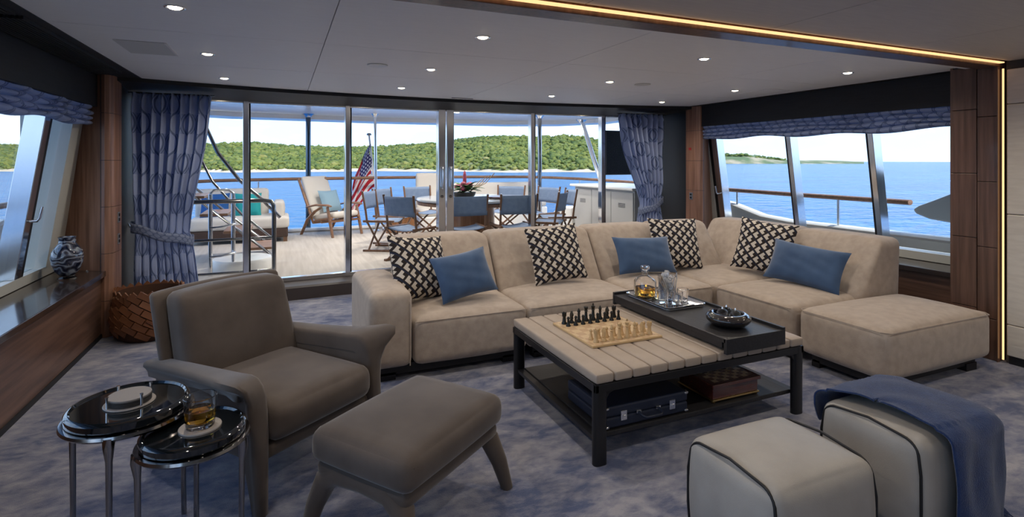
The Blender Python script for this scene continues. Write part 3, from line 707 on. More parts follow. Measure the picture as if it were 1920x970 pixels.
# ---- deck sofa and pillows
ds = thing('deck_sofa', 'cream cushioned wicker deck sofa behind the stair rails', 'sofa', (-.62, 9.86, ZD))
MB().box(-.72, .70, -.42, .42, .07, .22).build('frame', pm('brown_wicker', (.07,.04,.03), .7, bump=.6, bs=90), ds, bevel=.02)
for sx in (-.68, .66):
    for sy in (-.38, .38): MB().box(sx-.03, sx+.03, sy-.03, sy+.03, 0, .08).build('foot', M['teakz'], ds)
MB().soft(1.44, .86, .18, .05, (.0,.0,.02), c=(0, -.01, .31)).build('seat_cushion', M['outcush'], ds, smooth=180)
MB().soft(1.10, .20, .48, .06, (0,.03,0), c=(-.15, .28, .60), warp=lambda x, y, z: (x, y+(z-.36)*.2, z)).build('back_cushion', M['outcush'], ds, smooth=180)
MB().soft(.16, .70, .28, .05, (.02,0,0), c=(.56, .08, .50)).build('arm_cushion', M['outcush'], ds, smooth=180)
for (x, y, z, m, l, w_) in ((-.52, 9.80, .80, M['turq'], 'turquoise pillow on the cream deck sofa', .40), (-1.0, 9.80, .80, pm('royal_blue_fabric', (.02,.10,.32), .9), 'royal blue pillow on the cream deck sofa', .42)):
    q = pillow('throw_pillow', w_, w_, .15, m, Matrix.Rotation(1.2, 4, 'X'), n=10); tag(q, l, 'pillow'); q.location = (x, y, z-.06)

# ---- varnished cabinet by the flag, white settee, sunbed backs
cb = thing('deck_locker', 'varnished wooden deck locker below the flag', 'locker', (2.0, 10.0, ZD))
MB().box(-.25, .25, -.2, .2, .06, .60).build('body', M['varnish'], cb, bevel=.01)
MB().box(-.28, .28, -.23, .23, 0, .06).build('plinth', M['varnish'], cb, bevel=.01)
MB().box(-.27, .27, -.22, .22, .60, .63).build('lid', M['teak'], cb, bevel=.008)
st = thing('stern_settee', 'built-in white settee along the stern rail behind the table', 'settee', (4.05, 10.12, ZD))
MB().box(-.95, .95, -.32, .25, 0, .38).build('base', M['white'], st, bevel=.03)
MB().soft(1.86, .55, .12, .05, c=(0, -.05, .44)).build('seat_cushion', M['outcush'], st, smooth=180)
MB().soft(1.86, .16, .42, .06, c=(0, .20, .66)).build('backrest', M['outcush'], st, smooth=180)
sb = thing('sunbed', 'cream upholstered sunbed with raised back at the stern', 'sunbed', (2.65, 10.05, ZD))
MB().box(-.32, .32, -.4, .4, .0, .28).build('base', M['white'], sb, bevel=.03)
MB().soft(.62, .78, .12, .04, c=(0, 0, .34)).build('seat_cushion', M['outcush'], sb, smooth=180)
MB().soft(.52, .12, .75, .05, c=(0, .3, .70), warp=lambda x, y, z: (x*(1-.15*(z-.4)), y+(z-.4)*.15, z)).build('backrest', M['outcush'], sb, smooth=180)

# ---- grey outdoor bar cabinet
gc = thing('bar_cabinet', 'pale grey outdoor bar cabinet with white counter', 'cabinet', (5.2, 7.5, ZD))
MB().box(-.42, .55, -.95, .80, 0, .86).build('body', M['greycab'], gc, bevel=.004)
MB().box(-.50, .58, -1.0, .86, .865, .905).build('counter', M['white'], gc, bevel=.012)
for k, (ya, yb) in enumerate(((-.93, -.36), (-.35, .22), (.23, .78))):
    d = MB().box(-.437, -.421, ya, yb, .04, .83).build('door', M['greycab'], gc, bevel=.003)
    MB().lathe([(.016, 0), (.016, .01), (0, .012)], 10).warp(lambda x, y, z: (-.438-z, (ya+yb)/2+x, .20+y)).build('knob', M['dkchrome'], d)
    for q in range(4): MB().box(-.440, -.437, (ya+yb)/2-.09, (ya+yb)/2+.09, .60+.018*q, .606+.018*q).build('vent_slot', M['groove'], d)
for k, (xa, xb) in enumerate(((-.40, .05), (.07, .53))):
    MB().box(xa, xb, .801, .815, .04, .83).build('end_panel', M['greycab'], gc, bevel=.003)
wg = thing('speaker_housing', 'white moulded housing with round deck speaker beside the cabinet', 'housing', (5.15, 8.75, ZD))
MB().prism([(-.40, 0), (.40, 0), (.40, .28), (.15, .44), (-.05, .48), (-.40, .48)], -.42, .5, 'x').build('shell', M['white'], wg, bevel=.03)
MB().lathe([(0, .012), (.075, .012), (.085, .004), (.115, .004), (.12, 0), (0, 0)], 24).warp(lambda x, y, z: (-.421-z, x-.0, .25+y)).build('speaker_cone', M['grille'], wg, smooth=40)
tv = thing('wall_television', 'black flat television hung under the overhang by the curtain', 'television', (5.55, 7.75, 1.22))
MB().box(-.50, .50, -.02, .02, 0, .76).build('casing', M['black'], tv, bevel=.004)
MB().box(-.485, .485, -.023, -.0205, .015, .745).build('screen', M['screen'], tv)
MB().box(-.04, .04, .02, .06, .3, 1.12).build('bracket', M['dkchrome'], tv)

# ---- stair and rails at port
sr = thing('deck_stair', 'curving teak stair with steel handrails beside the deck sofa', 'stair', (-.55, 8.2, ZD))
for k in range(6):
    x = .30-.26*k; y = -.02*k*k*.5; z = .16+.235*k
    tr = MB().box(x-.20, x+.12, y-.36, y+.36, z-.035, z).build('tread', M['teak'], sr, bevel=.008)
MB().tube([(.45, -.36, .02), (-.2, -.40, .60), (-1.1, -.55, 1.45), (-1.6, -.7, 1.95)], .035, 8, flat=.5).build('stringer', M['dkchrome'], sr, smooth=60)
MB().tube([(.45, .36, .02), (-.2, .34, .60), (-1.1, .2, 1.45), (-1.6, .05, 1.95)], .035, 8, flat=.5).build('stringer', M['dkchrome'], sr, smooth=60)
for y, dx in ((-.40, 0),):
    MB().tube([(.52+dx, y, .55), (.30+dx, y, .80), (.03+dx, y, 1.06), (-.22+dx, y, 1.42), (-.38+dx, y, 1.82), (-.46+dx, y, 2.2)], .022, 8).build('handrail', M['dkchrome'], sr, smooth=60)
    MB().tube([(.45+dx, y, .25), (.05+dx, y, .62), (-.28+dx, y, 1.05), (-.5+dx, y, 1.55), (-.6+dx, y, 1.95)], .016, 8).build('midrail', M['dkchrome'], sr, smooth=60)
    for px, zz_ in ((.12, 1.0),):
        MB().tube([(px+dx, y, .05), (px+dx, y, zz_)], .016, 8).build('post', M['chrome'], sr, smooth=60)
MB().lathe([(.0, 0), (.34, 0), (.34, .10), (.32, .13), (0, .13)], 24, (.1, -.9, .0)).build('plinth', M['white'], sr, smooth=40)
gr = thing('guard_rail', 'dark steel guard rail with rounded corner outside the glass', 'railing', (-.7, 6.66, ZD))
MB().tube([(-.55, 0, .86), (.50, 0, .86), (.58, 0, .845), (.605, 0, .80), (.61, 0, .70), (.61, 0, 0)], .024, 10).build('top_rail', M['dkchrome'], gr, smooth=60)
MB().tube([(-.55, 0, .44), (.60, 0, .44)], .016, 8).build('mid_rail', M['dkchrome'], gr, smooth=60)
MB().tube([(-.55, 0, .07), (.60, 0, .07)], .014, 8).build('low_rail', M['dkchrome'], gr, smooth=60)
gt = thing('gate_post', 'pair of looped steel gate posts behind the guard rail', 'gate post', (-.66, 6.90, ZD))
for x, y in ((-.09, 0), (.13, .12)):
    MB().tube([(x, y, 0), (x, y, .93)], .022, 10).build('post', M['chrome'], gt, smooth=60)
MB().tube([(-.09, 0, .93), (-.06, .02, .97), (.08, .1, .97), (.13, .12, .93)], .016, 8).build('top_loop', M['chrome'], gt, smooth=60)
for z in (.22, .55):
    MB().tube([(-.09, -.02, z), (.02, -.06, z+.01), (.14, -.03, z+.03), (.16, .05, z+.03), (.0, .04, z)], .010, 6, closed=True).build('ring', M['chrome'], gt, smooth=60)

# ---- island
UV_ = [(-900, 272), (-300, 268), (0, 268), (200, 266), (400, 266), (480, 264), (560, 270), (650, 273), (720, 270), (780, 267), (830, 263), (870, 256), (910, 252), (960, 251), (1000, 253), (1060, 250), (1100, 254), (1135, 263), (1200, 283), (1280, 298), (1340, 305)]
def crest(u):
    for (a, va), (c_, vc) in zip(UV_[:-1], UV_[1:]):
        if a <= u <= c_: return va+(vc-va)*(u-a)/(c_-a)
    return 310
def shore(u): return 213 + 10*math.sin(u*.011)+5*math.sin(u*.037+1)
def terr(u, t):          # t 0 at the waterline .. 1 crest .. 1.3 behind
    D = shore(u)+t*125
    hr = (CY-crest(u))/F_PX*(shore(u)+125)+CAM_H-ZS-2.6
    hr = max(hr, .4)
    z = ZS + hr*(max(0, min(t, 1))**.85) - (8*(t-1) if t > 1 else 0) + (.5 if t > 0 else -.4)
    return D, z
us = [float(q) for q in np.linspace(-900, 1345, 120)]; ts = [-.02, 0, .03, .1, .2, .35, .5, .65, .8, .92, 1, 1.15, 1.35]
b = MB()
for t_ in ts:
    for u in us:
        D, z = terr(u, t_); x, y = Yw(u, D); b.v.append((x, y, z))
nu = len(us)
b.f = [(j*nu+i, j*nu+i+1, (j+1)*nu+i+1, (j+1)*nu+i) for j in range(len(ts)-1) for i in range(nu-1)]
isl = struct(b.build('ground_island', M['hill'], smooth=180), 'low scrub covered island across the water', 'island')
b = MB()
for t_, dz in ((-.03, -.5), (.0, .25), (.022, 1.1), (.05, .8)):
    for u in us:
        D, z = terr(u, max(t_, 0)); x, y = Yw(u, D+(t_*125 if t_ < 0 else 0)); b.v.append((x, y, ZS+dz*(.6+.5*math.sin(u*.05)**2)))
b.f = [(j*nu+i, j*nu+i+1, (j+1)*nu+i+1, (j+1)*nu+i) for j in range(3) for i in range(nu-1)]
b.build('beach', M['sand'], isl, smooth=180)
# scrub: thousands of small crowns
bm = bmesh.new(); bmesh.ops.create_icosphere(bm, subdivisions=2, radius=1)
iv = np.array([v.co[:] for v in bm.verts]); ifc = np.array([[v.index for v in f.verts] for f in bm.faces]); bm.free()
def scrub(name, n, gen, label):
    V = np.empty((n, len(iv), 3)); T_ = np.empty((n, len(iv)))
    for k in range(n):
        x, y, z, s, tone = gen()
        q = iv*(1+.3*rng.standard_normal((len(iv), 1)))
        V[k] = q*np.array([s*1.15, s*1.15, s*.8])+np.array([x, y, z]); T_[k] = tone+.06*rng.standard_normal(len(iv))
    Fc = (ifc[None]+(np.arange(n)*len(iv))[:, None, None]).reshape(-1, 3)
    me = bpy.data.meshes.new(name); me.vertices.add(n*len(iv)); me.vertices.foreach_set('co', V.reshape(-1))
    me.loops.add(Fc.size); me.loops.foreach_set('vertex_index', Fc.reshape(-1).astype(np.int32))
    me.polygons.add(len(Fc)); me.polygons.foreach_set('loop_start', (np.arange(len(Fc))*3).astype(np.int32)); me.polygons.foreach_set('loop_total', np.full(len(Fc), 3, np.int32))
    me.update(calc_edges=True); at = me.attributes.new('tone', 'FLOAT', 'POINT'); at.data.foreach_set('value', np.clip(T_, 0, 1).reshape(-1).astype(np.float32))
    me.materials.append(M['veg']); me.shade_smooth()
    o = bpy.data.objects.new(name, me); C.objects.link(o)
    return tag(o, label, 'shrubs', kind='stuff')
def gen_isl():
    u = rng.uniform(-500, 1320); t_ = rng.uniform(.03, 1.06)**1.15
    D, z = terr(u, t_); x, y = Yw(u, D)
    s = rng.uniform(.4, 1.5)*(1 if t_ > .1 else .7)
    patch = .5+.5*math.sin(x*.06+2*math.sin(y*.05))*math.sin(y*.09+x*.02)
    return x, y, z+s*.3, s, rng.beta(2, 2.4)*.60+.26*patch+.16*(.55-t_)+(.2 if rng.random() < .06 else 0)  # random and patchy tone, plus shade of the crest trees put into the colour
scrub('island_scrub', 14000, gen_isl, 'dense green scrub covering the island')
# distant headland to starboard
us2 = [float(q) for q in np.linspace(1180, 1620, 60)]; b = MB()
def head_v(u): return 303.4-max(0, (12.5+1.6*math.sin(u*.05)) * max(0, min(1, (1480-u)/110.))**.8) - (2.3 if u < 1560 else max(0, 2.3*(1610-u)/50))
for dd, k in ((900, 0), (930, .7), (980, 1), (1100, .6)):
    for u in us2:
        x, y = Yw(u, dd); z = CAM_H+(303.9-head_v(u))/F_PX*980; b.v.append((x, y, ZS-1+(z-ZS+.5)*k))
b.f = [(j*60+i, j*60+i+1, (j+1)*60+i+1, (j+1)*60+i) for j in range(3) for i in range(59)]
struct(b.build('ground_headland', pm('headland', (.10,.14,.06), .9, col2=(.42,.34,.24), vs=.03, vdet=6, vlo=.45, vhi=.7), smooth=180), 'distant sandy green headland on the starboard horizon', 'headland')
def gen_h():
    u = rng.uniform(1180, 1470); x, y = Yw(u, 960+rng.uniform(-25, 25)); z = CAM_H+(303.9-head_v(u))/F_PX*960*rng.uniform(.2, 1)
    return x, y, z-1.5, rng.uniform(2, 4), rng.beta(2, 2.5)*.6
scrub('headland_scrub', 500, gen_h, 'dark trees on the distant headland')
# ================================================================ SALOON FURNITURE
# ---- curtains
def curtain(name, label, x0, x1, yb, tie_x0, tie_x1, bot_x0, bot_x1, tie_z, side_s, seed):
    random.seed(seed); ph = [random.uniform(0, 6) for _ in range(4)]
    zt = 2.082
    o = thing(name, label, 'curtain', ((x0+x1)/2, yb, 0)); ox = (x0+x1)/2
    def lerp(a, c_, t): return a+(c_-a)*t
    def edges(z):
        if z > tie_z:
            t = (zt-z)/(zt-tie_z); t = t**1.25; t = t*t*(3-2*t)*.55+t*.45
            return lerp(x0, tie_x0, t), lerp(x1, tie_x1, t)
        t = (tie_z-z)/tie_z; t = t**.6
        return lerp(tie_x0, bot_x0, t), lerp(tie_x1, bot_x1, t)
    def f(s, t):
        z = .03+(zt-.03)*t
        a, c_ = edges(z)
        gather = .5 if abs(z-tie_z) < .0 else 1
        k = min(1, abs(z-tie_z)/.30); amp = (.022+.038*k)
        if z > 2.03: amp *= .6
        fold = math.sin(s*2*PI*8.5+ph[0]+1.1*math.sin(z*1.3+ph[1]))+.35*math.sin(s*2*PI*17+ph[2]+z)
        if z > 1.98: fold += .8*math.sin(s*2*PI*26+ph[3])*(z-1.98)/.1
        y = amp*fold + .01*math.sin(z*9+s*7)
        x = a+(c_-a)*s + .012*math.sin(s*2*PI*8.5+ph[0]+1.57)
        return (x-ox, y, z)
    MB().grid(f, 130, 60).build('cloth', M['curtain'], o, smooth=180, solid=.004)
    MB().box(x0-ox-.02, x1-ox+.02, -.025, .025, zt-.004, zt+.003).build('track', M['black'], o)
    # tieback band, sagging from the wall hook
    n = 26; secs = []
    a, c_ = edges(tie_z)
    hook = a if side_s < 0 else c_; far = c_ if side_s < 0 else a
    def band(s, t):
        q = s*2*PI
        cx_, rx = (a+c_)/2-ox, (c_-a)/2+.025
        x = cx_-side_s*-1*0+rx*math.cos(q); y = .085*math.sin(q)
        fr = (math.cos(q)*(1 if side_s > 0 else -1)+1)/2     # 1 at hook side
        return (x, y, tie_z-.075+.15*fr**1.3+(t-.5)*.085+.008*math.sin(q*5))
    MB().grid(band, 40, 4).build('tieback', M['blind'], o, smooth=180, solid=.006)
    hx = hook-ox
    MB().tube([(hx+.03*side_s*1.0, .0, tie_z+.07), (hx+.05*side_s, .03, tie_z+.10)], .006, 6).build('hook', M['chrome'], o, smooth=60)
    return o
curtain('curtain', 'blue patterned curtain tied back behind the woven leather basket', -1.27, -.62, 5.86, -1.25, -.80, -1.26, -.70, .78, -1, 1)
curtain('curtain', 'blue patterned curtain tied back behind the corner of the sofa', 4.06, 4.78, 5.90, 4.40, 4.74, 4.28, 4.76, .86, 1, 2)
# ---- roman blinds
def blind(label, xs, y0, y1, z0, z1, s):
    def f(a, t):
        y = y0+(y1-y0)*a; ph_ = t*4.0; fr = ph_-math.floor(ph_)
        bl = math.sin(PI*fr)**.7
        wob = .012*math.sin(y*11+t*3)+.008*math.sin(y*23+t*9)
        x = xs + s*(.012+.055*bl*(.7+.1*math.floor(ph_)) + wob*bl)
        z = z1-(z1-z0)*(t**.93) - .012*math.sin(y*7+t*5)*t - .010*math.sin(y*2.3)*t
        return (x, y, z)
    b = MB(); b.grid(f, 110, 32)
    o = b.build('roman_blind', M['blind'], smooth=180, solid=.004)
    return tag(o, label, 'blind')
blind('gathered blue roman blind below the port valance', -1.475, -1.0, 5.36, 1.735, 1.925, 1)
blind('gathered blue roman blind below the starboard valance', MIR(-1.40), 2.49, 5.36, 1.725, 1.92, -1)

# ---- woven leather basket (each strip a piece)
bk = thing('woven_basket', 'round brown basket woven of leather strips below the curtain', 'basket', (-1.02, 5.29, 0))
def brad(z): return .205+.058*math.sin(min(1, (z+.05)/.36)*PI*.78)-.02*max(0, z-.2)
MB().lathe([(0, .004), (.20, .004)] + [(brad(z)-.010, z) for z in [.02+.045*k for k in range(9)]] + [(brad(.385)-.02, .385), (brad(.3)-.03, .3), (.20, .03), (0, .02)], 36).build('liner', pm('dark_leather', (.07,.028,.012), .6), bk, smooth=60)
TH = math.atan(.6667); CIRC = 2*PI*.245; L_ = .1*CIRC/(4*.36056); W_ = L_/2
b = MB(); hl, hw = L_/2-.002, W_/2-.002
b.add([(-hl, .004, -hw), (hl, .004, -hw), (hl, .004, hw), (-hl, .004, hw), (-hl+.002, -.010, -hw+.002), (hl-.002, -.003, -hw+.002), (hl-.002, -.003, hw-.002), (-hl+.002, -.010, hw-.002)],
      [(4,5,6,7), (0,1,5,4), (1,2,6,5), (2,3,7,6), (3,0,4,7), (3,2,1,0)])
st_ = b.build('strip', M['basket'], bk); first = True
d_ = (math.cos(TH), -math.sin(TH)); n_ = (math.sin(TH), math.cos(TH))
v1 = (W_*n_[0]+L_/2*d_[0], W_*n_[1]+L_/2*d_[1]); v2 = (L_*d_[0], L_*d_[1])
seen = set()
for i in range(-60, 61):
    for j in range(-60, 61):
        xx, zz_ = i*v1[0]+j*v2[0], i*v1[1]+j*v2[1]+.06
        if not (.05 <= zz_ <= .385): continue
        ang = (xx/CIRC) % 1.0; key = (round(ang, 3) % 1.0, round(zz_, 3))
        if key in seen: continue
        seen.add(key); a = -ang*2*PI*-1; R = brad(zz_)
        o = st_ if first else st_.copy()
        if not first: C.objects.link(o)
        first = False
        slope = (brad(zz_+.02)-brad(zz_-.02))/.04
        o.matrix_local = Matrix.Translation((R*math.cos(a), R*math.sin(a), zz_)) @ Matrix.Rotation(a+PI/2, 4, 'Z') @ Matrix.Rotation(math.atan(slope), 4, 'X') @ Matrix.Rotation(TH, 4, 'Y') @ Matrix.Diagonal((R/.245, 1, 1, 1))
for k in range(24):
    a = 2*PI*k/24; R = brad(.385)+.002; o = st_.copy(); C.objects.link(o); o.name = 'rim_point'
    o.matrix_local = Matrix.Translation((R*math.cos(a), R*math.sin(a), .385)) @ Matrix.Rotation(a+PI/2, 4, 'Z') @ Matrix.Rotation(.785, 4, 'Y') @ Matrix.Diagonal((.42, .8, .84, 1))

# ---- vase
vs_ = thing('glass_vase', 'bulbous marbled art glass vase on the dark ledge', 'vase', (-1.52, 5.12, .55))
def vase_mat():
    m = pm('marbled_glass', (.1,.1,.15), .06, coat=1); t = m.node_tree; g = G(m)
    tc_ = t.nodes.new('ShaderNodeTexCoord'); wv = t.nodes.new('ShaderNodeTexWave'); wv.wave_type = 'BANDS'; wv.bands_direction = 'Z'
    wv.inputs['Scale'].default_value = 7; wv.inputs['Distortion'].default_value = 14; wv.inputs['Detail'].default_value = 1; wv.inputs['Detail Scale'].default_value = 1.6
    t.links.new(tc_.outputs['Object'], wv.inputs['Vector'])
    r = t.nodes.new('ShaderNodeValToRGB'); cr = r.color_ramp
    cr.elements[0].color = (.008,.012,.03, 1); cr.elements[1].color = (.30,.33,.36, 1)
    for p_, c_ in ((.35, (.03,.035,.06, 1)), (.55, (.12,.10,.09, 1)), (.7, (.03,.05,.12, 1))): e_ = cr.elements.new(p_); e_.color = c_
    t.links.new(wv.outputs['Fac'], r.inputs[0]); g.out(r.outputs[0]); return m
MB().lathe([(0, .026), (.045, .026), (.075, .06), (.098, .12), (.103, .17), (.095, .215), (.07, .255), (.055, .275), (.053, .31), (.060, .322), (.055, .322), (.047, .31), (.046, .28), (0, .25)], 36).build('body', vase_mat(), vs_, smooth=60)
MB().lathe([(0, 0), (.058, 0), (.060, .008), (.05, .018), (.048, .027), (0, .027)], 30).build('foot', M['clear'], vs_, smooth=50)

# ---- suede armchair
ac = thing('armchair', 'grey brown suede armchair with winged arms and tapered legs', 'armchair', (-.05, 2.93, 0), math.radians(216.87))
for sx in (-1, 1):
    # arm cap that sweeps forward, flares out and falls into the front leg
    path = [(-.42, .492, .10, .075, 0)] + [(-.42+.70*t, .495+.048*t, .10+.055*t**2.2, .08, 0) for t in (.15, .3, .45, .6, .75, .88)]
    path += [(.272, .545, .172, .085, .02), (.318, .538, .168, .09, .4), (.352, .512, .140, .095, .85), (.372, .470, .105, .10, 1.25), (.382, .41, .088, .105, 1.45), (.388, .32, .078, .10, 1.5), (.396, .20, .070, .082, 1.5), (.405, .09, .060, .062, 1.5), (.412, 0, .052, .048, 1.5)]
    secs = []
    for (y, z, w_, h_, an) in path:
        ny, nz_ = math.sin(an), math.cos(an)          # outward normal of the top surface
        lip = max(0, min(1, (w_-.085)/.05))
        pr = [(0, -h_), (0, -.022), (.006, -.006), (.02, 0), (w_*.5, .004), (w_*.86, .002+.006*lip), (w_, -.006+.008*lip), (w_+.002, -.02), (w_-.02*lip-.004, -.034), (w_-.045*lip-.004, -.05), (w_-.06*lip-.004, -h_)]
        x0 = .285+(.0 if z > .3 else .02*(1-z/.3))
        hn = .085*lip*math.exp(-((y-.32)/.09)**2)*(1 if z > .44 else 0)
        secs.append([(sx*(x0+px), y+ny*pn+hn*(px/w_)**2, max(0, z+nz_*pn+.35*hn*(px/w_)**2)) for px, pn in pr])
    b = MB(); b.loft(secs); b.build('arm', M['suede'], ac, smooth=70)
    MB().soft(.062, .74, .27, .02, c=(sx*.318, -.03, .335)).build('side_panel', M['suede'], ac, smooth=180)
    MB().tube([(sx*.31, -.30, .30), (sx*.32, -.335, .20), (sx*.335, -.37, .0)], [.045, .042, .026], 12).build('rear_leg', M['suede'], ac, smooth=60)
MB().soft(.60, .76, .07, .03, c=(0, -.01, .225)).build('seat_frame', M['suede'], ac, smooth=180)
def seatw(x, y, z):
    if z > .3: z -= .018*math.exp(-((x/.2)**2+((y+.02)/.22)**2))
    return (x, y, z)
MB().soft(.575, .74, .165, .06, (.0, .02, .022), c=(0, .045, .342), n=14, warp=seatw).build('seat_cushion', M['suede'], ac, smooth=180)
lean = lambda x, y, z: (x, y-(z-.40)*.30+.06*(x/.33)**2, z)
MB().soft(.70, .055, .58, .027, (0,0,0), c=(0, -.385, .52), n=12, warp=lean).build('back_shell', M['suede'], ac, smooth=180)
def backw(x, y, z):
    t = (z-.36)/.42
    return (x*(1-.03*max(0, t)**2), y-(z-.40)*.30+.03*(x/.3)**2, z)
MB().soft(.61, .16, .46, .05, (.0, .03, .01), c=(0, -.270, .575), n=14, warp=backw).build('back_cushion', M['suede'], ac, smooth=180)

# ---- matching footstool
fs_ = thing('footstool', 'grey brown suede footstool with arched legs in front of the armchair', 'footstool', (.50, 2.21, 0), math.radians(36.87))
MB().soft(.655, .505, .135, .05, (.012, .012, .022), c=(0, 0, .352), n=14).build('cushion', M['suede'], fs_, smooth=180)
MB().soft(.62, .46, .07, .03, c=(0, 0, .262)).build('frame', M['suede'], fs_, smooth=180)
b = MB(); b.tube([(sx*.322*1, sy*.247, .385) for sx, sy in ((-1,-.8), (-.9,-1), (.9,-1), (1,-.8), (1,.8), (.9,1), (-.9,1), (-1,.8))], .004, 6, closed=True); b.build('seam', M['suede'], fs_, smooth=60)
for sx in (-1, 1):
    pth = [(sx*.325, -.262, 0), (sx*.305, -.232, .12), (sx*.285, -.195, .215), (sx*.28, -.13, .252), (sx*.28, 0, .258), (sx*.28, .13, .252), (sx*.285, .195, .215), (sx*.305, .232, .12), (sx*.325, .262, 0)]
    MB().tube(pth, [.026, .036, .045, .040, .036, .040, .045, .036, .026], 12).build('leg_arch', M['suede'], fs_, smooth=60)

# ---- side tables
def side_table(label, loc, H, R, angs):
    o = thing('side_table', label, 'side table', loc)
    MB().lathe([(0, H-.040), (R-.012, H-.040), (R-.004, H-.034), (R-.002, H-.010), (R-.010, H-.001), (R-.016, H), (R-.022, H-.008), (0, H-.009)], 56).build('glass_top', M['blkglass'], o, smooth=40)
    MB().lathe([(R-.03, H-.058), (R+.006, H-.058), (R+.013, H-.050), (R+.010, H-.040), (R-.004, H-.038), (R-.03, H-.041)], 56).build('rim', M['dkchrome'], o, smooth=50)
    for a in [math.radians(q) for q in angs]:
        c_, s_ = math.cos(a), math.sin(a); r = R-.003
        MB().tube([(r*c_, r*s_, H-.048), ((r+.004)*c_, (r+.004)*s_, H-.075), (r*c_, r*s_, H-.13), ((r-.002)*c_, (r-.002)*s_, .15), (r*c_, r*s_, 0)], [.020, .018, .011, .0095, .010], 12).build('leg', M['dkchrome'], o, smooth=60)
    return o
side_table('taller side table with black glass top holding the coaster stack', (-.535, 2.445, 0), .54, .20, (165, 265, 35))
side_table('lower side table with black glass top holding the whisky glass', (-.30, 2.275, 0), .475, .175, (195, 95, 340))
co = thing('coaster_holder', 'round leather coaster stack with steel pegs on the taller side table', 'coasters', (-.535, 2.445, .5315), .3)
MB().lathe([(0, 0), (.082, 0), (.084, .003), (.082, .006), (0, .006)], 36).build('base', pm('taupe_base', (.27,.25,.24), .5), co, smooth=40)
for k in range(4): MB().lathe([(0, .0065+.007*k), (.070, .0065+.007*k), (.071, .009+.007*k), (.070, .0128+.007*k), (0, .0128+.007*k)], 36).build('coaster', pm('coaster_leather', (.03,.028,.028), .5) if k < 3 else pm('coaster_top', (.24,.22,.21), .6), co, smooth=40)
for k in range(4):
    a = k*PI/2+.4; MB().lathe([(.0045, .005), (.0045, .043), (.006, .044), (.006, .05), (0, .05)], 10, (.0765*math.cos(a), .0765*math.sin(a), 0)).build('peg', M['chrome'], co, smooth=40)
tag(MB().lathe([(0, 0), (.070, 0), (.071, .003), (.070, .006), (0, .006)], 36, (-.28, 2.272, .4665)).build('coaster', pm('coaster_single', (.36,.33,.31), .6), smooth=40), 'single pale round coaster under the whisky glass', 'coaster')
def tumbler(label, loc, h, r, fill=None, grp=None):
    o = thing('tumbler', label, 'glass', loc, 0, grp)
    MB().lathe([(0, 0), (r*.82, 0), (r*.86, .004), (r, h-.002), (r-.002, h), (r-.004, h-.001), (r*.82, .022), (0, .018)], 28).build('glass_body', M['clear'], o, smooth=40)
    if fill: MB().lathe([(0, .0185), (r*.815, .0225), (r*.82+(r*.11)*(fill/h), fill), (0, fill)], 28).build('whisky', M['whisky'], o, smooth=40)
    return o
tumbler('tumbler of whisky on the lower black glass side table', (-.28, 2.272, .4730), .112, .056, .064)

# ---- sofa modules
def seat_block(o, x0, x1, y0, y1, n=14):
    cx_, cy_ = (x0+x1)/2, (y0+y1)/2
    MB().soft(x1-x0-.004, y1-y0, .315, .05, (.004, .008, .035), c=(cx_, cy_, .2475), n=n).build('seat', M['sofa'], o, smooth=180)
def seamline(o, pts): MB().tube(pts, .0035, 6).build('seam', M['sofa'], o, smooth=60)
def back_y(o, x0, x1, ys, y_back):
    # leaning back rest facing -Y: front face ys at the seat, leaning aft
    def wp(x, y, z):
        t = max(0, (z-.38)/.45); f = (y-(ys))/(y_back-ys)
        return (x, ys+f*(y_back-ys)+(.30*t)*(1-f)*.98 - .0, z)
    MB().soft(x1-x0-.006, y_back-ys, .56, .06, (.0, .018, .012), c=((x0+x1)/2, (ys+y_back)/2, .555), n=14, warp=wp).build('backrest', M['sofa'], o, smooth=180)
def base_feet(o, x0, x1, y0, y1):
    MB().box(x0+.06, x1-.06, y0+.07, y1-.05, .035, .10).build('plinth', M['black'], o)
    for x in (x0+.12, x1-.12):
        for y in (y0+.10, y1-.12): MB().box(x-.05, x+.05, y-.03, y+.03, 0, .05).build('foot', M['black'], o)
YF, YB = 3.50, 4.56
# left arm module
s1 = thing('sofa_module', 'beige sofa end module with a wide square arm', 'sofa', (1.06, 4.0, 0), 0, 'beige modular corner sofa')
O = lambda x, y: (x-1.06, y-4.0)
def at(o, ox, oy):
    for c_ in o.children:
        c_.data.transform(Matrix.Translation((-ox, -oy, 0)))
seat_block(s1, .80, 1.63, YF, 4.30); back_y(s1, .83, 1.625, 4.03, YB); base_feet(s1, .52, 1.63, YF, 4.5)
def armw(x, y, z): return (x+.012*math.sin(y*2), y, z-(.10*max(0, (y-4.15))**1.2 if z > .4 else 0))
MB().soft(.285, .98, .50, .055, (.008, .01, .02), c=(.645, 4.0, .34), n=14, warp=armw).build('arm', M['sofa'], s1, smooth=180)
seamline(s1, [(.805, YF+.0, .385), (1.62, YF+.0, .385)])
seamline(s1, [(.775, 3.515, .10), (.775, 3.512, .50), (.765, 3.54, .575)])
at(s1, 1.06, 4.0)
s2 = thing('sofa_module', 'beige armless sofa module behind the chess set end of the table', 'sofa', (2.12, 4.0, 0), 0, 'beige modular corner sofa')
seat_block(s2, 1.635, 2.62, YF, 4.30); back_y(s2, 1.635, 2.62, 4.03, YB); base_feet(s2, 1.635, 2.62, YF, 4.5)
seamline(s2, [(1.65, YF, .385), (2.61, YF, .385)]); at(s2, 2.12, 4.0)
s3 = thing('sofa_module', 'beige armless sofa module behind the whisky decanter', 'sofa', (3.0, 4.0, 0), 0, 'beige modular corner sofa')
seat_block(s3, 2.625, 3.38, YF, 4.30); back_y(s3, 2.625, 3.38, 4.03, YB); base_feet(s3, 2.625, 3.38, YF, 4.5)
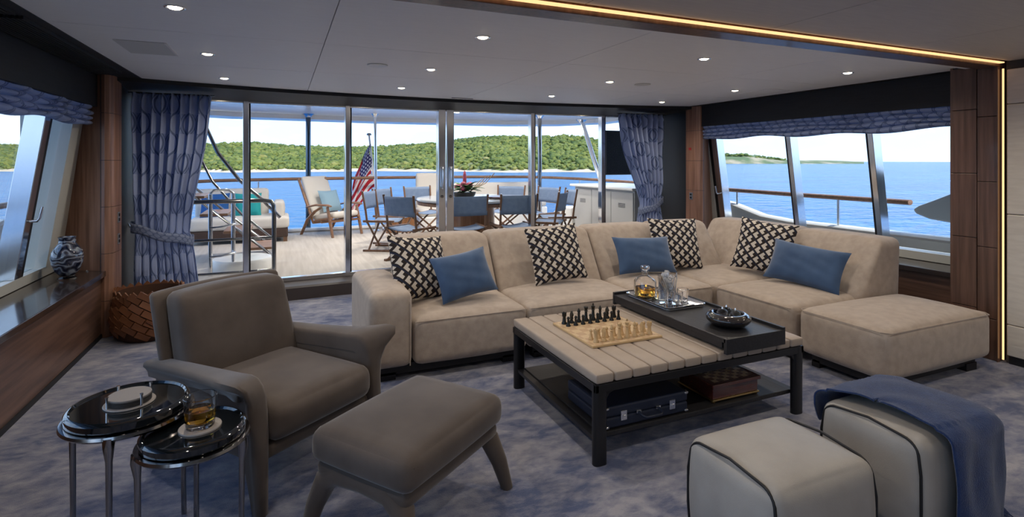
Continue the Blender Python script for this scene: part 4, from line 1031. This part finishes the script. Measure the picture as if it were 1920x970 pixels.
seamline(s3, [(2.64, YF, .385), (3.37, YF, .385)]); at(s3, 3.0, 4.0)
def back_x(o, y0, y1, xs, x_back):
    def wp(x, y, z):
        t = max(0, (z-.38)/.45); f = (x-xs)/(x_back-xs)
        return (xs+f*(x_back-xs)+.30*t*(1-f)*.98, y, z)
    MB().soft(x_back-xs, y1-y0-.006, .56, .06, (.018, 0, .012), c=((xs+x_back)/2, (y0+y1)/2, .555), n=14, warp=wp).build('backrest', M['sofa'], o, smooth=180)
s4 = thing('sofa_module', 'beige corner module of the sofa below the starboard curtain', 'sofa', (3.95, 4.0, 0), 0, 'beige modular corner sofa')
seat_block(s4, 3.385, 4.30, 3.505, 4.30); back_y(s4, 3.385, 4.04, 4.03, YB); base_feet(s4, 3.385, 4.5, 3.505, 4.5)
back_x(s4, 3.505, 4.56, 4.05, 4.58); at(s4, 3.95, 4.0)
s5 = thing('sofa_module', 'beige sofa end module with open side under the starboard windows', 'sofa', (3.95, 3.1, 0), 0, 'beige modular corner sofa')
seat_block(s5, 3.37, 4.30, 2.745, 3.50); back_x(s5, 2.72, 3.50, 4.05, 4.58); base_feet(s5, 3.37, 4.5, 2.745, 3.50)
seamline(s5, [(3.37, 2.76, .385), (3.37, 3.49, .385)]); at(s5, 3.95, 3.1)
so = thing('sofa_ottoman', 'large beige ottoman at the open end of the corner sofa', 'ottoman', (3.955, 2.405, 0))
MB().soft(1.13, .62, .315, .05, (.012, .012, .045), c=(0, 0, .2475), n=16).build('cushion', M['sofa'], so, smooth=180)
MB().tube([(sx*.565, sy*.31, .392) for sx, sy in ((-1,-.86), (-.93,-1), (.93,-1), (1,-.86), (1,.86), (.93,1), (-.93,1), (-1,.86))], .0035, 6, closed=True).build('seam', M['sofa'], so, smooth=60)
MB().box(-.50, .50, -.24, .24, .035, .10).build('plinth', M['black'], so)
for x in (-.44, .44):
    for y in (-.22, .22): MB().box(x-.06, x+.06, y-.03, y+.03, 0, .05).build('foot', M['black'], so)

# ---- cushions on the sofa
def place_pillow(label, w_, h_, th, m, loc, yaw, tilt, roll, grp):
    q = pillow('throw_pillow', w_, h_, th, m, Matrix.Identity(4), n=22)
    # local: x right, y up, z out of face. stand up, lean back, turn
    q.matrix_world = Matrix.Translation(loc) @ Matrix.Rotation(yaw, 4, 'Z') @ Matrix.Rotation(PI/2-tilt, 4, 'X') @ Matrix.Rotation(roll, 4, 'Z')
    tag(q, label, 'pillow', grp)
PG = 'patterned square pillows on the sofa'; BG = 'blue velvet pillows on the sofa'
place_pillow('black and cream patterned pillow leaning in the sofa arm corner', .50, .50, .17, M['pattern'], (.945, 3.97, .655), math.radians(24), .42, -.12, PG)
place_pillow('blue velvet pillow tilted beside the sofa arm', .46, .35, .15, M['velvet'], (1.235, 3.78, .615), math.radians(6), .5, .13, BG)
place_pillow('black and cream patterned pillow on the module behind the chess set', .49, .49, .16, M['pattern'], (2.13, 4.02, .672), math.radians(-4), .42, .07, PG)
place_pillow('blue velvet pillow behind the whisky decanter', .58, .35, .15, M['velvet'], (3.01, 3.98, .605), math.radians(-6), .5, -.03, BG)
place_pillow('black and cream patterned pillow half behind a blue pillow', .50, .50, .16, M['pattern'], (3.46, 4.10, .665), math.radians(-14), .38, -.03, PG)
place_pillow('black and cream patterned pillow below the starboard window frame', .50, .50, .16, M['pattern'], (4.06, 3.60, .67), math.radians(-60), .42, -.12, PG)
place_pillow('blue velvet pillow at the open end of the sofa', .60, .36, .16, M['velvet'], (3.96, 3.10, .595), math.radians(-72), .5, -.10, BG)

# ---- coffee table
ct = thing('coffee_table', 'square coffee table with taupe leather slats and black frame', 'coffee table', (2.06, 2.665, 0))
X0, X1, Y0, Y1 = -.70, .70, -.495, .495
MB().box(X0, X1, Y0, Y0+.025, .348, .388).build('rail', M['blkmetal'], ct, bevel=.004); MB().box(X0, X1, Y1-.025, Y1, .348, .388).build('rail', M['blkmetal'], ct, bevel=.004)
MB().box(X0, X0+.025, Y0, Y1, .348, .388).build('rail', M['blkmetal'], ct, bevel=.004); MB().box(X1-.025, X1, Y0, Y1, .348, .388).build('rail', M['blkmetal'], ct, bevel=.004)
MB().box(X0+.02, X1-.02, Y0+.02, Y1-.02, .358, .385).build('deck_board', M['blkmetal'], ct)
for sx, x in ((1, X0), (-1, X1)):
    for sy, y in ((1, Y0), (-1, Y1)):
        b = MB(); n = 10; pr = []
        xc, yc = x+sx*.035, y+sy*.022
        for k in range(20):
            q = 2*PI*k/20; pr.append((xc+.036*math.copysign(abs(math.cos(q))**.7, math.cos(q)), yc+.023*math.copysign(abs(math.sin(q))**.7, math.sin(q))))
        b.prism(pr, 0, .389, 'z')
        b.build('leg', M['blkmetal'], ct, smooth=40)
        b = MB(); b.prism([(x+sx*.06, .349), (x+sx*.06, .28), (x+sx*.068, .31), (x+sx*.085, .335), (x+sx*.12, .349)] if sx > 0 else [(x-.12, .349), (x-.085, .335), (x-.068, .31), (x-.06, .28), (x-.06, .349)], yc-.012, yc+.012, 'y'); b.build('corner_brace', M['blkmetal'], ct)
NSL = 13; pw_ = (X1-X0)/NSL
b = MB(); b.soft(pw_-.003, Y1-Y0+.004, .05, .013, (0, 0, .001), n=8); sl0 = b.build('slat', M['leather'], ct, smooth=180); sl0.location = (X0+pw_/2, 0, .414)
for k in range(1, NSL):
    o = sl0.copy(); C.objects.link(o); o.location = (X0+pw_*(k+.5), 0, .414)
MB().box(X0+.06, X1-.06, Y0+.045, Y1-.045, .105, .13).build('lower_shelf', M['blkwood'], ct, bevel=.004)
for x in (X0+.035, X1-.035): MB().box(x-.02, x+.03*0+.02, Y0+.03, Y1-.03, .105, .125).build('shelf_rail', M['blkmetal'], ct)
ZT = .4405
# bridging tray
tr = thing('sliding_tray', 'black oak bridge tray laid across the leather slats', 'tray', (2.365, 2.678, ZT))
MB().box(-.215, .215, -.525, .515, .046, .068).build('board', M['blkwood'], tr, bevel=.002)
MB().box(-.215, .215, -.535, -.512, -.012, .070).build('end_panel', M['blkwood'], tr, bevel=.002)
MB().box(-.215, .215, .505, .525, .0, .085).build('end_panel', M['blkwood'], tr, bevel=.002)
MB().box(.197, .215, -.535, .525, .066, .084).build('side_lip', M['blkwood'], tr, bevel=.002)
MB().box(-.215, -.199, -.50, .50, .014, .05).build('side_rail', M['blkwood'], tr, bevel=.002); MB().box(.199, .215, -.50, .50, .014, .05).build('side_rail', M['blkwood'], tr, bevel=.002)
ZR = ZT+.0685
sv = thing('serving_tray', 'rectangular mirrored silver tray under the decanter and glasses', 'tray', (2.375, 2.923, ZR), .0)
def rr_(hx, hy, r, n=5):
    P_ = []
    for cx_, cy_, a0 in ((hx-r, hy-r, 0), (-hx+r, hy-r, PI/2), (-hx+r, -hy+r, PI), (hx-r, -hy+r, 1.5*PI)):
        for k in range(n+1): P_.append((cx_+r*math.cos(a0+PI/2*k/n), cy_+r*math.sin(a0+PI/2*k/n)))
    return P_
MB().prism(rr_(.150, .222, .03), .0, .006, 'z').build('plate', M['chrome'], sv, bevel=.002)
b = MB(); b.loft([[(x, y, z) for x, y in rr_(.150+d, .222+d, .03+d)] for d, z in ((-.002, .004), (.006, .012), (.012, .020), (.009, .021), (.002, .012), (-.008, .0065))]); b.build('rim', M['chrome'], sv, smooth=50)
for sy in (-1, 1): MB().tube([(-.04, sy*.232, .02), (-.03, sy*.25, .03), (.03, sy*.25, .03), (.04, sy*.232, .02)], .004, 8).build('handle', M['chrome'], sv, smooth=60)
ZV = ZR+.0065
dcn = thing('decanter', 'crystal decanter half full of whisky on the silver tray', 'decanter', (2.285, 3.013, ZV))
MB().lathe([(0, 0), (.056, 0), (.062, .006), (.062, .115), (.056, .128), (.030, .145), (.018, .155), (.016, .175), (.022, .182), (.018, .183), (.012, .175), (.014, .155), (.050, .125), (.056, .112), (.056, .018), (0, .014)], 32, sq=5).build('bottle', M['clear'], dcn, smooth=40)
MB().lathe([(0, .0145), (.0555, .0185), (.0555, .075), (0, .075)], 32, sq=5).build('whisky', M['whisky'], dcn, smooth=40)
MB().lathe([(0, .170), (.011, .172), (.012, .186), (.020, .192), (.030, .197), (.031, .215), (.026, .220), (0, .220)], 20).build('stopper', M['clear'], dcn, smooth=40)
ib = thing('ice_bucket', 'tall clear glass filled with ice on the silver tray', 'ice bucket', (2.41, 2.938, ZV))
MB().lathe([(0, 0), (.052, 0), (.055, .005), (.062, .155), (.058, .155), (.050, .016), (0, .012)], 28).build('glass_body', M['clear'], ib, smooth=40)
random.seed(5)
for k in range(20):
    a = random.uniform(0, 6.28); r = random.uniform(0, .034); z = .03+.15*k/20
    MB().box(-.013, .013, -.013, .013, -.014, .014, Matrix.Translation((r*math.cos(a), r*math.sin(a), z)) @ Euler((random.uniform(0, 3), random.uniform(0, 3), random.uniform(0, 3))).to_matrix().to_4x4()).build('ice_cube', M['ice'], ib, bevel=.004)
for (x, y, l, dx) in ((2.365, 2.883, 'steel ice tongs standing in the front glass', -.045), (2.45, 2.923, 'steel ice tongs leaning out of the ice glass', .03)):
    o = thing('ice_tongs', l, 'tongs', (x, y, ZV+.02))
    for s in (-1, 1): MB().tube([(0, s*.012, .0), (dx*.3, s*.014, .06), (dx*.8, s*.008, .12), (dx, 0, .150)], .0045, 6, flat=.5).build('tong_arm', M['chrome'], o, smooth=60)
for i, (x, y, l) in enumerate(((2.295, 2.838, 'empty crystal tumbler next to the decanter'), (2.365, 2.783, 'empty crystal tumbler with tongs at the tray front'), (2.455, 2.833, 'empty crystal tumbler by the tray rim'), )):
    tumbler(l, (x, y, ZV), .085, .038, None, 'crystal tumblers on the tray')
bw = thing('black_bowl', 'rounded black glossy bowl holding glass balls', 'bowl', (2.355, 2.338, ZR))
MB().lathe([(0, 0), (.07, .0), (.10, .012), (.122, .035), (.122, .052), (.108, .068), (.088, .074), (.080, .070), (.085, .05), (.06, .025), (0, .02)], 40).build('shell', M['blkglossy'], bw, smooth=60)
for (x, y, z, r, l) in ((-.028, .015, .058, .036, 'larger clear glass ball in the black bowl'), (.035, -.02, .055, .033, 'clear glass ball in the black bowl'), (.030, .042, .060, .032, 'clear glass ball in the black bowl')):
    o = thing('glass_ball', l, 'ornament', (2.355+x, 2.338+y, ZR+z-r), 0, 'glass balls in the bowl')
    MB().lathe([(r*math.sin(PI*k/12), r-r*math.cos(PI*k/12)) for k in range(13)], 20).build('ball', M['clear'], o, smooth=180)
    MB().lathe([(.006, 2*r-.001), (.004, 2*r+.010), (0, 2*r+.012)], 8).build('knob', M['chrome'], o)
# chess
cbd = thing('chess_board', 'pale wooden chess board on the leather slats', 'chess board', (1.768, 2.71, ZT))
b = MB(); b.grid(lambda s, t: ((s-.5)*.455, (t-.5)*.455, .0125), 1, 1); b.build('playing_field', M['board'], cbd)
MB().box(-.232, .232, -.232, .232, 0, .012).build('board', M['whitepiece'], cbd, bevel=.002)
ZB = ZT+.0128; PT = .0515
prof = {'pawn': [(0,0),(.0145,0),(.0145,.006),(.010,.012),(.0065,.030),(.008,.036),(.005,.038),(.0088,.045),(.0085,.052),(.004,.058),(0,.059)],
 'rook': [(0,0),(.017,0),(.0165,.008),(.012,.015),(.0095,.042),(.0135,.050),(.0145,.066),(.010,.066),(.010,.060),(0,.060)],
 'knight': [(0,0),(.017,0),(.0165,.008),(.011,.014),(.009,.022),(.011,.026),(0,.028)],
 'bishop': [(0,0),(.017,0),(.0165,.008),(.010,.016),(.007,.046),(.0115,.051),(.006,.054),(.0105,.064),(.008,.074),(.003,.080),(.003,.084),(0,.085)],
 'queen': [(0,0),(.0185,0),(.018,.009),(.011,.018),(.0078,.058),(.0125,.064),(.008,.067),(.0135,.084),(.010,.084),(.005,.088),(0,.089)],
 'king': [(0,0),(.0185,0),(.018,.009),(.011,.018),(.0082,.060),(.013,.066),(.009,.069),(.0135,.087),(.006,.091),(0,.091)]}
def piece(kind, col, x, y, sgn):
    m = M['blackpiece'] if col == 'black' else M['whitepiece']; nm_ = 'dark' if col == 'black' else 'pale wooden'
    b = MB(); b.lathe(prof[kind], 16)
    if kind == 'knight':
        b.prism([(-.010, .026), (.011, .026), (.008, .042), (.014, .048), (.016, .054), (.006, .066), (.001, .074), (-.002, .066), (-.010, .056), (-.012, .042)], -.006, .006, 'x')
        if sgn < 0: b.warp(lambda x, y, z: (x, -y, z))
    if kind == 'king': b.box(-.0022, .0022, -.0018, .0018, .090, .106); b.box(-.0065, .0065, -.0018, .0018, .0955, .100)
    if kind == 'queen':
        for k in range(6): b.lathe([(0,.083),(.003,.085),(.002,.090),(0,.091)], 6, (.0115*math.cos(k*PI/3), .0115*math.sin(k*PI/3), 0))
    if kind == 'rook':
        for k in range(5):
            a = 2*PI*k/5; b.box(-.002, .002, -.004, .004, .066, .071, Matrix.Translation((.012*math.cos(a), .012*math.sin(a), 0)) @ Matrix.Rotation(a, 4, 'Z'))
    o = b.build('chess_'+kind, m, smooth=40, loc=(x, y, ZB))
    lab = {'king': '%s chess king with a cross, in the back row', 'queen': '%s chess queen with a crown, in the back row', 'bishop': '%s chess bishop standing in the back row', 'knight': '%s chess knight standing in the back row', 'rook': '%s chess rook at the end of the back row', 'pawn': '%s chess pawn in the front row'}[kind]
    lab = lab % nm_
    if kind in ('rook', 'knight', 'bishop'): lab += ', on the king side' if x > 1.768 else ', on the queen side'
    if kind == 'pawn':
        f_i = round((x-1.768)/PT+3.5); lab = lab+', standing before the '+['queen side rook', 'queen side knight', 'queen side bishop', 'queen', 'king', 'king side bishop', 'king side knight', 'king side rook'][f_i]
    tag(o, lab, 'chess piece', '%s chess pieces' % nm_)
row = ['rook', 'knight', 'bishop', 'queen', 'king', 'bishop', 'knight', 'rook']
for i in range(8):
    x = 1.768+(i-3.5)*PT
    piece(row[i], 'black', x, 2.71+3.5*PT, -1); piece('pawn', 'black', x, 2.71+2.5*PT, -1)
    piece(row[i], 'white', x, 2.71-3.5*PT, 1); piece('pawn', 'white', x, 2.71-2.5*PT, 1)
# briefcase and games box on the lower shelf
bc = thing('briefcase', 'dark navy hard briefcase on the lower shelf', 'briefcase', (1.705, 2.413, .131))
MB().box(-.255, .255, -.19, .19, .004, .058).build('lower_shell', M['navycase'], bc, bevel=.010); MB().box(-.255, .255, -.19, .19, .060, .112).build('lid', M['navycase'], bc, bevel=.010)
for x in (-.15, .15):
    l_ = MB().box(x-.018, x+.018, -.196, -.190, .036, .084).build('latch', M['chrome'], bc, bevel=.002); MB().box(x-.010, x+.010, -.201, -.196, .044, .062).build('latch_tongue', M['chrome'], l_, bevel=.001)
h_ = MB().tube([(-.06, -.192, .062), (-.06, -.225, .055), (-.045, -.238, .048), (.045, -.238, .048), (.06, -.225, .055), (.06, -.192, .062)], .007, 8).build('handle', M['navycase'], bc, smooth=60)
for x in (-.06, .06): MB().box(x-.014, x+.014, -.198, -.189, .056, .070).build('handle_mount', M['chrome'], h_, bevel=.002)
for x in (-.245, .245):
    for z in (.012, .104): MB().soft(.024, .024, .014, .006, c=(x, -.182, z), n=4).build('corner_cap', M['chrome'], bc, smooth=60)
gb = thing('games_box', 'polished rosewood games box with a chequered lid on the lower shelf', 'games box', (2.32, 2.383, .131))
MB().box(-.165, .165, -.135, .135, .018, .082).build('body', M['rosewood'], gb, bevel=.003); MB().box(-.178, .178, -.148, .148, .083, .104).build('lid', M['rosewood'], gb, bevel=.004)
b = MB(); b.grid(lambda s, t: ((s-.5)*.285, (t-.5)*.245, .1046), 1, 1); b.build('chequered_top', M['chesstop'], gb)
MB().box(-.172, .172, -.142, .142, .008, .018).build('brass_moulding', M['brass'], gb, bevel=.003)
for x in (-.155, .155):
    for y in (-.125, .125): MB().lathe([(0, -.0), (.012, .0), (.014, .005), (.008, .009), (0, .009)], 10, (x, y, 0)).build('brass_foot', M['brass'], gb)
bk2 = tag(MB().box(-.10, .10, -.14, .14, 0, .05).build('hardback_book', pm('teal_cover', (.02,.09,.14), .4), bevel=.004, loc=(2.08, 2.92, .131)), 'teal hardback book at the back of the lower shelf', 'book')

# ---- poufs
def pouf(label, cx_, cy_, w_=.485, d_=.405, h=.405):
    o = thing('pouf', label, 'pouf', (cx_, cy_, 0), 0, 'pale leather poufs')
    def wp(x, y, z):
        t = (z-.02)/(h-.02); s = 1+.035*math.sin(PI*min(1, max(0, t)))
        return (x*s, y*s, z)
    MB().soft(w_, d_, h-.02, .045, (.016, .016, .022), c=(0, 0, .01+h/2), n=16, warp=wp).build('body', M['pouf'], o, smooth=180)
    for sx in (-1, 1):
        P_ = []
        hy = d_/2-.012; r = .06
        for (y, z) in [(-hy-.004, .03), (-hy-.010, .15), (-hy-.009, .28)] + [(-hy+r-r*math.cos(q), h-r-.006+r*math.sin(q)) for q in [PI/2*k/6 for k in range(1, 7)]] + [(0, h+.008)] + [(hy-r+r*math.sin(q), h-r-.006+r*math.cos(q)) for q in [PI/2*k/6 for k in range(0, 6)]] + [(hy+.009, .28), (hy+.010, .15), (hy+.004, .03)]:
            t = (z-.02)/(h-.02); P_.append((sx*(w_/2-.010)*(1+.035*math.sin(PI*min(1, max(0, t)))), y, z))
        MB().tube(P_, .0052, 8).build('piping', M['piping'], o, smooth=60)
    MB().box(-w_/2+.05, w_/2-.05, -d_/2+.05, d_/2-.05, 0, .025).build('base', M['black'], o)
    return o
pouf('pale grey leather pouf with black piping and a bare top', 1.665, 1.415)
pouf('pale grey leather pouf with black piping partly under the navy throw', 2.415, 1.425)
# navy throw draped over the second pouf
PCX, PCY, PH = 2.415, 1.425, .432; hx, hy = .280, .240
cx0, cy0 = 2.238, 1.43
def edge_dist(a):
    dx, dy = math.cos(a), math.sin(a); best = 9
    for (den, num) in ((dx, (PCX+hx if dx > 0 else PCX-hx)-cx0), (dy, (PCY+hy if dy > 0 else PCY-hy)-cy0)):
        if abs(den) > 1e-6: best = min(best, num/den)
    # round the plan corners
    x, y = cx0+dx*best, cy0+dy*best
    ux, uy = abs(x-PCX)/hx, abs(y-PCY)/hy
    k = max(0, (min(ux, uy)-.72)/.28); return best*(1-.10*k)
def throwf(s, t):
    a = math.radians(-82+180*s); R = edge_dist(a)
    drop = .42 if a < .9 else .42-.27*min(1, (a-.9)/.5)
    if s > .93: drop *= (1-s)/.07*.6+.4
    r0 = .05; tot = R+drop; q = t*tot
    if q < R-r0: rad, z = q, PH+.034-.03*(q/R)**2
    else:
        al = q-(R-r0)
        if al < r0*PI/2: th = al/r0; rad = R-r0+r0*math.sin(th); z = PH+.004-r0*(1-math.cos(th))
        else: rad = R; z = PH+.004-r0-(al-r0*PI/2)
    dn = max(0, (PH-z)/PH)
    rad += .012+dn*(.035+.030*math.sin(a*5.5+1)+.014*math.sin(a*13)) + .004*math.sin(a*9+q*20)
    z += .004*math.sin(q*25+a*4)*(1-dn)
    return (cx0+rad*math.cos(a)-PCX, cy0+rad*math.sin(a)-PCY, max(z, .028))
th = thing('throw_blanket', 'navy wool throw with fringe draped over a leather pouf', 'blanket', (PCX, PCY, 0))
MB().grid(throwf, 110, 60).build('cloth', M['throw'], th, smooth=180, solid=.007)
b = MB(); random.seed(11)
for k in range(150):
    s = .01+.60*k/150; p0 = Vector(throwf(s, 1)); p1 = Vector(throwf(s, .97)); out_ = Vector((p0.x, p0.y, 0)).normalized()
    e_ = p0+out_*random.uniform(.005, .035)+Vector((random.uniform(-.012, .012), random.uniform(-.012, .012), 0)); e_.z = random.uniform(.003, .012)
    b.tube([tuple(p1), tuple(p0), tuple(e_)], [.004, .0045, .002], 5)
f_ = b.build('fringe', M['throw'], th, smooth=60, kind='stuff')
